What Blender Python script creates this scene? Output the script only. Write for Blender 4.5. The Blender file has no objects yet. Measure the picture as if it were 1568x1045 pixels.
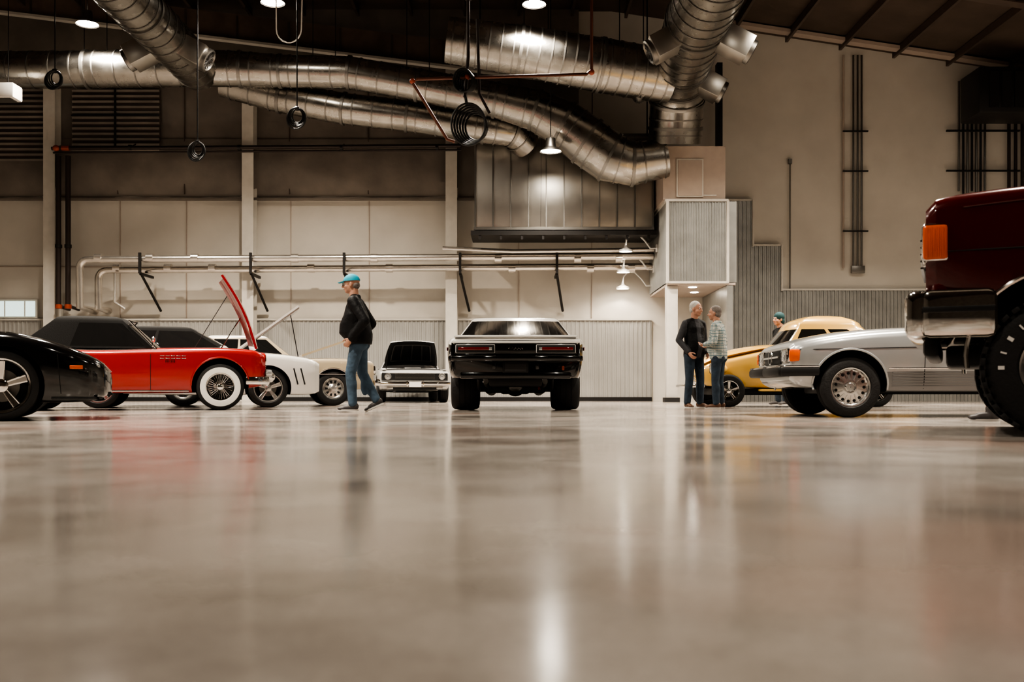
import bpy, bmesh, math, random
import numpy as np
from mathutils import Vector, Matrix
random.seed(4)
V = Vector
# ------------------------------------------------------------------ materials
def mat(name, col, rough=0.5, metal=0.0, coat=0.0, noise=0.0, nscale=5.0, bump=0.0, bscale=30.0, emit=None, estr=0.0, spec=0.5, rvar=0.0):
    m = bpy.data.materials.new(name); m.use_nodes = True
    nt = m.node_tree; b = nt.nodes['Principled BSDF']
    b.inputs['Base Color'].default_value = (*col, 1)
    b.inputs['Roughness'].default_value = rough
    b.inputs['Metallic'].default_value = metal
    b.inputs['Coat Weight'].default_value = coat
    b.inputs['Coat Roughness'].default_value = 0.05
    b.inputs['Specular IOR Level'].default_value = spec
    if emit:
        b.inputs['Emission Color'].default_value = (*emit, 1); b.inputs['Emission Strength'].default_value = estr
    tc = nt.nodes.new('ShaderNodeTexCoord')
    if noise > 0 or rvar > 0:
        n = nt.nodes.new('ShaderNodeTexNoise'); n.inputs['Scale'].default_value = nscale; n.inputs['Detail'].default_value = 5
        nt.links.new(tc.outputs['Object'], n.inputs['Vector'])
        if noise > 0:
            r = nt.nodes.new('ShaderNodeValToRGB')
            r.color_ramp.elements[0].position = 0.3; r.color_ramp.elements[1].position = 0.7
            r.color_ramp.elements[0].color = (*[c*(1-noise) for c in col], 1)
            r.color_ramp.elements[1].color = (*[min(1, c*(1+noise)) for c in col], 1)
            nt.links.new(n.outputs['Fac'], r.inputs['Fac']); nt.links.new(r.outputs['Color'], b.inputs['Base Color'])
        if rvar > 0:
            mr = nt.nodes.new('ShaderNodeMapRange'); mr.inputs['To Min'].default_value = max(0, rough-rvar); mr.inputs['To Max'].default_value = rough+rvar
            nt.links.new(n.outputs['Fac'], mr.inputs['Value']); nt.links.new(mr.outputs['Result'], b.inputs['Roughness'])
    if bump > 0:
        n2 = nt.nodes.new('ShaderNodeTexNoise'); n2.inputs['Scale'].default_value = bscale; n2.inputs['Detail'].default_value = 4
        nt.links.new(tc.outputs['Object'], n2.inputs['Vector'])
        bp = nt.nodes.new('ShaderNodeBump'); bp.inputs['Strength'].default_value = bump; bp.inputs['Distance'].default_value = 0.02
        nt.links.new(n2.outputs['Fac'], bp.inputs['Height']); nt.links.new(bp.outputs['Normal'], b.inputs['Normal'])
    return m

def floor_mat():
    m = bpy.data.materials.new('polished_concrete'); m.use_nodes = True
    nt = m.node_tree; b = nt.nodes['Principled BSDF']; N = nt.nodes.new; L = nt.links.new
    tc = N('ShaderNodeTexCoord')
    n1 = N('ShaderNodeTexNoise'); n1.inputs['Scale'].default_value = 0.8; n1.inputs['Detail'].default_value = 7; n1.inputs['Roughness'].default_value = 0.62
    n2 = N('ShaderNodeTexNoise'); n2.inputs['Scale'].default_value = 0.6; n2.inputs['Detail'].default_value = 4
    n3 = N('ShaderNodeTexNoise'); n3.inputs['Scale'].default_value = 60; n3.inputs['Detail'].default_value = 4
    mp = N('ShaderNodeMapping'); mp.inputs['Location'].default_value = (13, 4, 0)
    L(tc.outputs['Object'], n1.inputs['Vector']); L(tc.outputs['Object'], mp.inputs['Vector']); L(mp.outputs['Vector'], n2.inputs['Vector']); L(tc.outputs['Object'], n3.inputs['Vector'])
    r = N('ShaderNodeValToRGB'); e = r.color_ramp.elements
    e[0].position = 0.36; e[0].color = (0.19, 0.167, 0.147, 1); e[1].position = 0.62; e[1].color = (0.40, 0.365, 0.33, 1)
    L(n1.outputs['Fac'], r.inputs['Fac'])
    r2 = N('ShaderNodeValToRGB'); e = r2.color_ramp.elements; e[0].position = 0.5; e[0].color = (0, 0, 0, 1); e[1].position = 0.66; e[1].color = (0.65, 0.65, 0.65, 1)
    L(n2.outputs['Fac'], r2.inputs['Fac'])
    mx = N('ShaderNodeMixRGB'); mx.inputs['Color2'].default_value = (0.32, 0.235, 0.195, 1)
    L(r2.outputs['Color'], mx.inputs['Fac']); L(r.outputs['Color'], mx.inputs['Color1'])
    mx2 = N('ShaderNodeMixRGB'); mx2.blend_type = 'MULTIPLY'; mx2.inputs['Fac'].default_value = 0.25
    L(mx.outputs['Color'], mx2.inputs['Color1']); L(n3.outputs['Fac'], mx2.inputs['Color2'])
    L(mx2.outputs['Color'], b.inputs['Base Color'])
    mr = N('ShaderNodeMapRange'); mr.inputs['To Min'].default_value = 0.05; mr.inputs['To Max'].default_value = 0.24
    b.inputs['Specular IOR Level'].default_value = 0.8
    L(n1.outputs['Fac'], mr.inputs['Value']); L(mr.outputs['Result'], b.inputs['Roughness'])
    bp = N('ShaderNodeBump'); bp.inputs['Strength'].default_value = 0.04; bp.inputs['Distance'].default_value = 0.01
    n4 = N('ShaderNodeTexNoise'); n4.inputs['Scale'].default_value = 6
    L(tc.outputs['Object'], n4.inputs['Vector']); L(n4.outputs['Fac'], bp.inputs['Height']); L(bp.outputs['Normal'], b.inputs['Normal'])
    return m

def plaid_mat():
    m = bpy.data.materials.new('plaid_cotton'); m.use_nodes = True
    nt = m.node_tree; b = nt.nodes['Principled BSDF']; N = nt.nodes.new; L = nt.links.new
    tc = N('ShaderNodeTexCoord'); b.inputs['Roughness'].default_value = 0.9
    prev = None
    for ax, sc, c in (('X', 5, (0.10, 0.22, 0.25, 1)), ('Z', 5, (0.05, 0.12, 0.16, 1)), ('Y', 5, (0.06, 0.14, 0.17, 1)), ('Z', 11, (0.55, 0.5, 0.42, 1))):
        w = N('ShaderNodeTexWave'); w.bands_direction = ax; w.inputs['Scale'].default_value = sc
        L(tc.outputs['Object'], w.inputs['Vector'])
        r = N('ShaderNodeValToRGB'); r.color_ramp.elements[0].position = 0.55; r.color_ramp.elements[1].position = 0.6; r.color_ramp.elements[1].color = (0.7, 0.7, 0.7, 1)
        L(w.outputs['Fac'], r.inputs['Fac'])
        mx = N('ShaderNodeMixRGB'); mx.inputs['Color1'].default_value = (0.45, 0.46, 0.43, 1); mx.inputs['Color2'].default_value = c
        L(r.outputs['Color'], mx.inputs['Fac'])
        if prev: L(prev.outputs['Color'], mx.inputs['Color1'])
        prev = mx
    L(prev.outputs['Color'], b.inputs['Base Color'])
    return m

M_floor = floor_mat()
M_wall = mat('painted_wall_panel', (0.60, 0.565, 0.51), 0.7, noise=0.08, nscale=0.7, bump=0.1, bscale=6)
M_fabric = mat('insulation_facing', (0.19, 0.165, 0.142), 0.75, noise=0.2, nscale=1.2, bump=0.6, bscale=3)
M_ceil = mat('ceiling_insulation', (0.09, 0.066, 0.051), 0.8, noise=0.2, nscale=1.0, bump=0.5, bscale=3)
M_web = mat('brown_insulation_panel', (0.15, 0.108, 0.082), 0.8, noise=0.25, nscale=1.5, bump=0.6, bscale=4)
M_corr = mat('corrugated_galvanised', (0.40, 0.40, 0.385), 0.38, 0.75, noise=0.1, nscale=3)
M_wains = mat('corrugated_light_panel', (0.42, 0.41, 0.39), 0.45, 0.3, noise=0.05, nscale=2)
M_beige = mat('beige_drywall', (0.42, 0.35, 0.30), 0.7, noise=0.04)
M_col = mat('painted_steel_cream', (0.56, 0.53, 0.48), 0.5, noise=0.05)
M_dark = mat('dark_steel', (0.025, 0.023, 0.022), 0.5, 0.3)
M_brown = mat('brown_steel', (0.085, 0.062, 0.049), 0.5, noise=0.1)
M_iron = mat('black_iron_pipe', (0.045, 0.033, 0.029), 0.45, 0.3)
M_red = mat('red_fitting', (0.30, 0.06, 0.03), 0.4)
M_duct = mat('galvanised_duct', (0.36, 0.345, 0.32), 0.27, 1.0, noise=0.14, nscale=2.5, bump=0.12, bscale=8, rvar=0.1)
M_plen = mat('galvanised_plenum_sheet', (0.55, 0.53, 0.495), 0.34, 1.0, noise=0.08, nscale=1.5, bump=0.2, bscale=2.5, rvar=0.06)
M_duct2 = mat('galvanised_band', (0.25, 0.24, 0.225), 0.4, 1.0)
M_pipe = mat('aluminium_pipe_jacket', (0.74, 0.70, 0.65), 0.25, 0.9, noise=0.08, nscale=4)
M_rubber = mat('tyre_rubber', (0.012, 0.0115, 0.0115), 0.7, bump=0.2, bscale=60)
M_white_rub = mat('whitewall_rubber', (0.70, 0.68, 0.64), 0.5)
M_chrome = mat('chrome', (0.82, 0.81, 0.79), 0.07, 1.0)
M_alloy = mat('alloy_silver', (0.60, 0.59, 0.57), 0.25, 0.9)
M_blackp = mat('matte_black_plastic', (0.008, 0.008, 0.008), 0.5)
M_glass = mat('tinted_car_glass', (0.012, 0.012, 0.012), 0.04, 0.0, coat=1.0, spec=0.6)
M_lens = mat('headlight_lens', (0.50, 0.50, 0.49), 0.08, 0.6, coat=1)
M_orange = mat('amber_lens', (0.70, 0.11, 0.006), 0.2, coat=0.6)
M_redl = mat('red_tail_lens', (0.15, 0.007, 0.006), 0.12, coat=1)
M_gap_hole = mat('gap_and_hole_shade', (0.006, 0.006, 0.006), 0.8)  # panel gaps; also black put on solid faces for the shade inside openings
def paint(name, col, metal=0.0, rough=0.25): return mat(name, col, rough, metal, coat=1.0)
P_red = paint('paint_red', (0.34, 0.009, 0.006)); P_white = paint('paint_white', (0.64, 0.63, 0.60)); P_black = paint('paint_black', (0.004, 0.004, 0.004), rough=0.12)
P_ivory = paint('paint_silver_white', (0.48, 0.475, 0.46), 0.25)
P_cream = paint('paint_cream', (0.42, 0.35, 0.25)); P_silver = paint('paint_silver', (0.42, 0.43, 0.435), 0.5, 0.28); P_yellow = paint('paint_yellow', (0.78, 0.48, 0.13))
P_maroon = paint('paint_maroon', (0.075, 0.0035, 0.0035), 0.1, 0.2); M_softtop = mat('soft_top_black', (0.008, 0.0075, 0.007), 0.8, bump=0.2, bscale=80, spec=.2)
M_clad = mat('grey_lower_cladding', (0.20, 0.20, 0.20), 0.4, 0.3, coat=0.3)
M_under = mat('hood_underside_grey', (0.035, 0.034, 0.033), 0.5)
M_skin = mat('skin', (0.46, 0.25, 0.175), 0.5, noise=0.08, nscale=20)
M_jeans = mat('denim', (0.055, 0.09, 0.13), 0.85, noise=0.3, nscale=8, bump=0.5, bscale=18)
M_jeansd = mat('dark_denim', (0.025, 0.04, 0.06), 0.85, noise=0.3, nscale=8, bump=0.5, bscale=18)
M_jacket = mat('black_jacket_cloth', (0.007, 0.007, 0.008), 0.6, bump=0.6, bscale=14, spec=.25)
M_grey = mat('grey_shirt_cloth', (0.045, 0.045, 0.05), 0.85, bump=0.5, bscale=14)
M_plaid = plaid_mat()
M_cap = mat('turquoise_cap', (0.01, 0.32, 0.44), 0.7)
M_hairw = mat('white_hair', (0.48, 0.46, 0.43), 0.8, noise=0.2, nscale=60, bump=0.6, bscale=90)
M_hairg = mat('grey_hair', (0.20, 0.175, 0.16), 0.8, noise=0.3, nscale=60, bump=0.6, bscale=90)
M_shoe = mat('shoe_dark', (0.05, 0.045, 0.045), 0.6); M_sole = mat('shoe_sole', (0.5, 0.48, 0.45), 0.7)
M_boot = mat('brown_leather', (0.12, 0.06, 0.035), 0.5)
M_eye = mat('eye_white', (0.7, 0.68, 0.65), 0.2); M_iris = mat('iris_dark', (0.03, 0.02, 0.015), 0.2); M_lip = mat('lips', (0.36, 0.13, 0.10), 0.5)
M_teal = mat('teal_cloth', (0.01, 0.05, 0.055), 0.8)
M_lamp = mat('lamp_glow', (1, 1, 1), 0.5, emit=(1.0, 0.90, 0.76), estr=110)
M_lampS = mat('soffit_glow', (1, 1, 1), 0.5, emit=(1.0, 0.90, 0.76), estr=50)
M_enamel = mat('white_enamel', (0.75, 0.73, 0.70), 0.3)
M_win = mat('daylight_window_glass', (0.3, 0.35, 0.33), 0.2, emit=(0.62, 0.76, 0.70), estr=1.3)
M_copper = mat('copper_red_pipe', (0.12, 0.045, 0.028), 0.4, 0.4)

# ------------------------------------------------------------------ mesh builder
class MB:
    def __init__(s): s.v = []; s.f = []; s.m = []; s.mats = []; s.M = Matrix()
    def mi(s, m):
        if m not in s.mats: s.mats.append(m)
        return s.mats.index(m)
    def add(s, vs, fs, m):
        b = len(s.v); s.v += [s.M @ V(v) for v in vs]; s.f += [tuple(i+b for i in f) for f in fs]
        if isinstance(m, list): s.m += [s.mi(x) for x in m]
        else: s.m += [s.mi(m)]*len(fs)
    def box(s, c, size, m, R=None, b=0.0):
        bm = bmesh.new(); bmesh.ops.create_cube(bm, size=1)
        for v in bm.verts: v.co = V((v.co.x*size[0], v.co.y*size[1], v.co.z*size[2]))
        if b > 0: bmesh.ops.bevel(bm, geom=bm.edges[:], offset=b, segments=2, affect='EDGES', profile=0.5)
        bm.verts.index_update()
        R = R or Matrix.Identity(3)
        s.add([R @ v.co + V(c) for v in bm.verts], [[v.index for v in f.verts] for f in bm.faces], m); bm.free()
    def tube(s, pts, r, m, n=12, closed=False, caps=True):
        pts = [V(p) for p in pts]; k = len(pts)
        rs = r if isinstance(r, (list, tuple)) else [r]*k
        vs = []; up = None
        for i, p in enumerate(pts):
            a = pts[(i-1) % k] if (closed or i > 0) else p; c = pts[(i+1) % k] if (closed or i < k-1) else p
            t = (c-a).normalized()
            if up is None: up = t.orthogonal().normalized()
            up = (up - t*up.dot(t)).normalized(); w = t.cross(up)
            for j in range(n):
                th = 2*math.pi*j/n; vs.append(p + (up*math.cos(th)+w*math.sin(th))*rs[i])
        fs = []
        for i in range(k if closed else k-1):
            for j in range(n):
                a = i*n+j; b = i*n+(j+1) % n; i2 = (i+1) % k
                fs.append((a, b, i2*n+(j+1) % n, i2*n+j))
        if caps and not closed:
            fs.append(tuple(range(n-1, -1, -1))); fs.append(tuple((k-1)*n+j for j in range(n)))
        s.add(vs, fs, m)
    def lathe(s, prof, o, ax, m, n=40, cap=False):
        ax = V(ax).normalized(); u = ax.orthogonal().normalized(); w = ax.cross(u); o = V(o); vs = []
        for a, r in prof:
            for j in range(n):
                th = 2*math.pi*j/n; vs.append(o + ax*a + (u*math.cos(th)+w*math.sin(th))*r)
        fs = []; ms = []
        for i in range(len(prof)-1):
            for j in range(n):
                fs.append((i*n+j, i*n+(j+1) % n, (i+1)*n+(j+1) % n, (i+1)*n+j)); ms.append(m[i] if isinstance(m, list) else m)
        if cap:
            fs.append(tuple(range(n-1, -1, -1))); fs.append(tuple((len(prof)-1)*n+j for j in range(n)))
            mm = m[0] if isinstance(m, list) else m; ms += [mm, mm]
        s.add(vs, fs, ms)
    def ell(s, c, r, m, n=20, R=None):
        R = R or Matrix.Identity(3); c = V(c); h = n//2; vs = [c + R @ V((0, 0, r[2]))]
        for i in range(1, h):
            ph = math.pi*i/h
            for j in range(n):
                th = 2*math.pi*j/n; vs.append(c + R @ V((r[0]*math.sin(ph)*math.cos(th), r[1]*math.sin(ph)*math.sin(th), r[2]*math.cos(ph))))
        vs.append(c + R @ V((0, 0, -r[2]))); fs = []
        for j in range(n): fs.append((0, 1+j, 1+(j+1) % n))
        for i in range(h-2):
            for j in range(n): fs.append((1+i*n+j, 1+(i+1)*n+j, 1+(i+1)*n+(j+1) % n, 1+i*n+(j+1) % n))
        last = len(vs)-1; b = 1+(h-2)*n
        for j in range(n): fs.append((last, b+(j+1) % n, b+j))
        s.add(vs, fs, m)
    def cap(s, a, b, ra, rb, m, n=14):
        s.ell(a, (ra,)*3, m, n); s.ell(b, (rb,)*3, m, n); s.tube([a, b], [ra, rb], m, n)
    def plate(s, c4, th, mt, mb_):
        c = [V(p) for p in c4]; nrm = (c[1]-c[0]).cross(c[3]-c[0]).normalized()*th
        vs = c + [p - nrm for p in c]
        s.add(vs, [(0, 1, 2, 3), (7, 6, 5, 4), (0, 4, 5, 1), (1, 5, 6, 2), (2, 6, 7, 3), (3, 7, 4, 0)], [mt, mb_, mt, mt, mt, mt])
    def mesh(s, name, ang=35):
        me = bpy.data.meshes.new(name); me.from_pydata([tuple(v) for v in s.v], [], s.f)
        for m in s.mats: me.materials.append(m)
        me.polygons.foreach_set('material_index', s.m)
        bm = bmesh.new(); bm.from_mesh(me); bmesh.ops.recalc_face_normals(bm, faces=bm.faces[:]); bm.to_mesh(me); bm.free()
        me.polygons.foreach_set('use_smooth', [True]*len(me.polygons))
        me.set_sharp_from_angle(angle=math.radians(ang)); me.update()
        return me
    def obj(s, name, parent=None, loc=(0, 0, 0), rz=0, ang=35):
        o = bpy.data.objects.new(name, s.mesh(name, ang)); bpy.context.scene.collection.objects.link(o)
        o.location = loc; o.rotation_euler = (0, 0, rz)
        if parent: o.parent = parent
        return o

def empty(name, loc=(0, 0, 0), rz=0):
    e = bpy.data.objects.new(name, None); bpy.context.scene.collection.objects.link(e)
    e.location = loc; e.rotation_euler = (0, 0, rz); e.empty_display_size = 0.3
    return e

def evaluated(o):
    bpy.context.view_layer.update()
    dg = bpy.context.evaluated_depsgraph_get()
    return bpy.data.meshes.new_from_object(o.evaluated_get(dg))

def cut(o, cutter_mb):
    c = cutter_mb.obj('tmp_cutter')
    md = o.modifiers.new('b', 'BOOLEAN'); md.operation = 'DIFFERENCE'; md.solver = 'EXACT'; md.object = c
    par = o.parent; o.parent = None; l, r = o.location.copy(), o.rotation_euler.copy(); o.location = (0, 0, 0); o.rotation_euler = (0, 0, 0)
    me = evaluated(o); o.modifiers.clear()
    me.polygons.foreach_set('use_smooth', [True]*len(me.polygons)); me.set_sharp_from_angle(angle=math.radians(32))
    o.data = me; o.location = l; o.rotation_euler = r; o.parent = par
    bpy.data.objects.remove(c)

def remesh(mb, vox, sm=4):
    o = mb.obj('tmp_remesh'); r = o.modifiers.new('r', 'REMESH'); r.mode = 'VOXEL'; r.voxel_size = vox
    if sm: s = o.modifiers.new('s', 'SMOOTH'); s.iterations = sm; s.factor = 0.5
    me = evaluated(o)
    vs = [v.co.copy() for v in me.vertices]; fs = [tuple(p.vertices) for p in me.polygons]
    bpy.data.objects.remove(o); bpy.data.meshes.remove(me)
    return vs, fs

def pchip(xs, ys, q):
    xs = np.array(xs, float); ys = np.array(ys, float); h = np.diff(xs); d = np.diff(ys)/h; m = np.zeros(len(xs))
    for i in range(1, len(xs)-1):
        if d[i-1]*d[i] > 0:
            w1 = 2*h[i]+h[i-1]; w2 = h[i]+2*h[i-1]; m[i] = (w1+w2)/(w1/d[i-1]+w2/d[i])
    m[0] = d[0]; m[-1] = d[-1]
    i = min(max(int(np.searchsorted(xs, q)-1), 0), len(xs)-2); t = (q-xs[i])/h[i]
    return float((2*t**3-3*t**2+1)*ys[i]+(t**3-2*t**2+t)*h[i]*m[i]+(-2*t**3+3*t**2)*ys[i+1]+(t**3-t**2)*h[i]*m[i+1])

# ------------------------------------------------------------------ cars
class Car:
    """stations: x, halfwidth, z_top_edge, z_bottom, crown, shoulder inset ; +x forward"""
    def __init__(s, name, st, paint_, wheel_local, wheel_world, ang, hw=None):
        s.st = sorted(st); s.paint = paint_
        a = math.radians(ang); R = Matrix.Rotation(a, 3, 'Z'); w = R @ V((wheel_local[0], wheel_local[1], 0))
        s.e = empty(name, (wheel_world[0]-w.x, wheel_world[1]-w.y, 0), a)
    def par(s, x): return [pchip([q[0] for q in s.st], [q[i] for q in s.st], x) for i in range(1, 6)]
    def sec(s, x):
        w, zt, zb, cr, sh = s.par(x); h = zt-zb
        return [(0, zt+cr), (.2*w, zt+cr*.96), (.4*w, zt+cr*.85), (.6*w, zt+cr*.62), (.75*w, zt+cr*.38), ((1-sh)*w, zt+cr*.06), ((1-sh*.6)*w, zt-min(.006, .02*h)), ((1-sh*.3)*w, zt-min(.022, .05*h)),
                ((1-sh*.12)*w, zt-min(.05, .11*h)), (w*.995, zt-min(.09, .2*h)), (w, zt-h*.36), (w*.998, zt-h*.5), (w*.985, zt-h*.68), (w*.968, zt-h*.82), (w*.95, zb+min(.04, .1*h)), (w*.925, zb+min(.01, .03*h)), (w*.88, zb), (w*.4, zb), (0, zb)]
    def sy(s, x, z):
        p = s.sec(x)[5:16]
        for a, b in zip(p[:-1], p[1:]):
            if b[1] <= z <= a[1]:
                t = (a[1]-z)/max(1e-6, a[1]-b[1]); return a[0]+(b[0]-a[0])*t
        return p[5][0]
    def body(s, cuts, matfn=None, n=64, cw=0.42, name='body'):
        x0, x1 = s.st[0][0], s.st[-1][0]
        xs = sorted(set([round(v, 4) for v in np.linspace(x0, x1, n)] + [round(q[0], 4) for q in s.st]))
        vs = []; k = None
        for x in xs:
            h = s.sec(x); ring = [(x, y, z) for y, z in h] + [(x, -y, z) for y, z in h[-2:0:-1]]
            k = len(ring); vs += ring
        fs = []; ms = []
        for i in range(len(xs)-1):
            for j in range(k):
                f = (i*k+j, i*k+(j+1) % k, (i+1)*k+(j+1) % k, (i+1)*k+j); fs.append(f)
                c = sum((V(vs[q]) for q in f), V())/4
                ms.append((matfn(c) if matfn else None) or s.paint)
        for f in (tuple(range(k-1, -1, -1)), tuple((len(xs)-1)*k+j for j in range(k))):
            fs.append(f); c = sum((V(vs[q]) for q in f), V())/k; ms.append((matfn(c) if matfn else None) or s.paint)
        mb = MB(); mb.mi(s.paint); mb.mi(M_gap_hole); mb.add(vs, fs, ms)
        o = mb.obj(name, s.e)
        cm = MB(); cm.mi(s.paint); cm.mi(M_gap_hole)
        for x, z, r in cuts:
            w = s.par(x)[0]
            for sd in (1, -1):
                cm.tube([(x, sd*(w+.3), z), (x, sd*(w-cw), z)], r, M_gap_hole, 48)
        if cuts: cut(o, cm)
        return o
    def seam(s, mb, x, z0=None, z1=None, dx=0, m=None, r=0.004):
        w, zt, zb, cr, sh = s.par(x); z0 = z0 or zb+.05; z1 = z1 or zt-.02
        for sd in (1, -1):
            pts = []
            for i in range(9):
                z = z0+(z1-z0)*i/8; xx = x+dx*(i/8); pts.append((xx, sd*(s.sy(xx, z)), z))
            mb.tube(pts, r, m or M_gap_hole, 6)
    def line(s, mb, x0, x1, zf, r=0.006, m=None, n=24, off=0):
        for sd in (1, -1):
            pts = []
            for i in range(n):
                x = x0+(x1-x0)*i/(n-1); z = zf(x) if callable(zf) else zf; pts.append((x, sd*(s.sy(x, z)+off), z))
            mb.tube(pts, r, m or M_chrome, 8)
    def lip(s, mb, x, z, r, m, t=0.012, a0=5, a1=175):
        for sd in (1, -1):
            pts = []
            for i in range(25):
                th = math.radians(a0+(a1-a0)*i/24); px = x+r*math.cos(th); pz = z+r*math.sin(th); pts.append((px, sd*(s.sy(px, pz)+.002), pz))
            mb.tube(pts, t, m, 8)

def greenhouse(mb, xf0, xr0, xf1, xr1, wb, wr, zb, zr, crown, pmat, gmat=None, sides=((.48, .52), (.85, 1)), bf=.12, br=.08, roofm=None, zbr=None):
    gmat = gmat or M_glass; roofm = roofm or pmat
    zbr = zb if zbr is None else zbr
    fy = [0, .2, .4, .6, .8, .93]; ss = sorted(set([0, .05] + [round(v, 3) for p in sides for v in p] + [.25, .7, .95, 1]))
    cols = []
    for y in fy: cols.append(('f', y))
    for v in ss: cols.append(('s', v))
    for y in fy[::-1]: cols.append(('r', y))
    def pt(c, t, k=1.0, dz=0):
        xf = xf0+(xf1-xf0)*t; xr = xr0+(xr1-xr0)*t; w = wb+(wr-wb)*t; b1 = bf*(1-.4*t); b2 = br
        if c[0] == 'f': x, y = xf-b1*c[1]**2, w*c[1]*(.985)
        elif c[0] == 's': x = (xf-b1)+((xr+b2)-(xf-b1))*c[1]; y = w*(1 - .05*(2*c[1]-1)**2) if 0 < c[1] < 1 else w*.95
        else: x, y = xr+b2*c[1]**2, w*c[1]*.985
        if c[0] != 's' and c[1] > .9: y = w*.925
        cx = (xf1+xr1)/2
        fr = (x-xr)/(xf-xr) if xf != xr else 0
        z0 = zbr+(zb-zbr)*fr; z = z0+(zr-z0)*t
        return (cx+(x-cx)*k, y*k, z+dz)
    lv = [(0, 1, 0), (.07, 1, 0), (.5, 1, 0), (.88, 1, 0), (.96, 1, 0), (1, .985, crown*.12), (1, .94, crown*.35), (1, .8, crown*.62), (1, .55, crown*.86), (1, .25, crown*.98), (1, .02, crown)]
    full = cols + [('m',) + c for c in cols[::-1][1:-1]]
    ring = len(full); vs = []
    for t, k, dz in lv:
        for c in full:
            if c[0] == 'm': x, y, z = pt(c[1:], t, k, dz); vs.append((x, -y, z))
            else: vs.append(pt(c, t, k, dz))
    fs = []; ms = []
    def base(c): return c[1:] if c[0] == 'm' else c
    for i in range(len(lv)-1):
        for j in range(ring):
            f = (i*ring+j, i*ring+(j+1) % ring, (i+1)*ring+(j+1) % ring, (i+1)*ring+j); fs.append(f)
            a, b = base(full[j]), base(full[(j+1) % ring]); m = pmat
            if i >= 4: m = roofm
            elif i in (1, 2):
                if a[0] == b[0] and a[0] in 'fr': m = gmat
                elif a[0] == 's' and b[0] == 's':
                    mid = (a[1]+b[1])/2; m = gmat
                    if mid < .05: m = pmat
                    for p in sides:
                        if p[0] <= mid <= p[1]: m = pmat
            ms.append(m)
    fs.append(tuple(range((len(lv)-1)*ring, len(lv)*ring))); ms.append(roofm)
    mb.add(vs, fs, ms)

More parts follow.
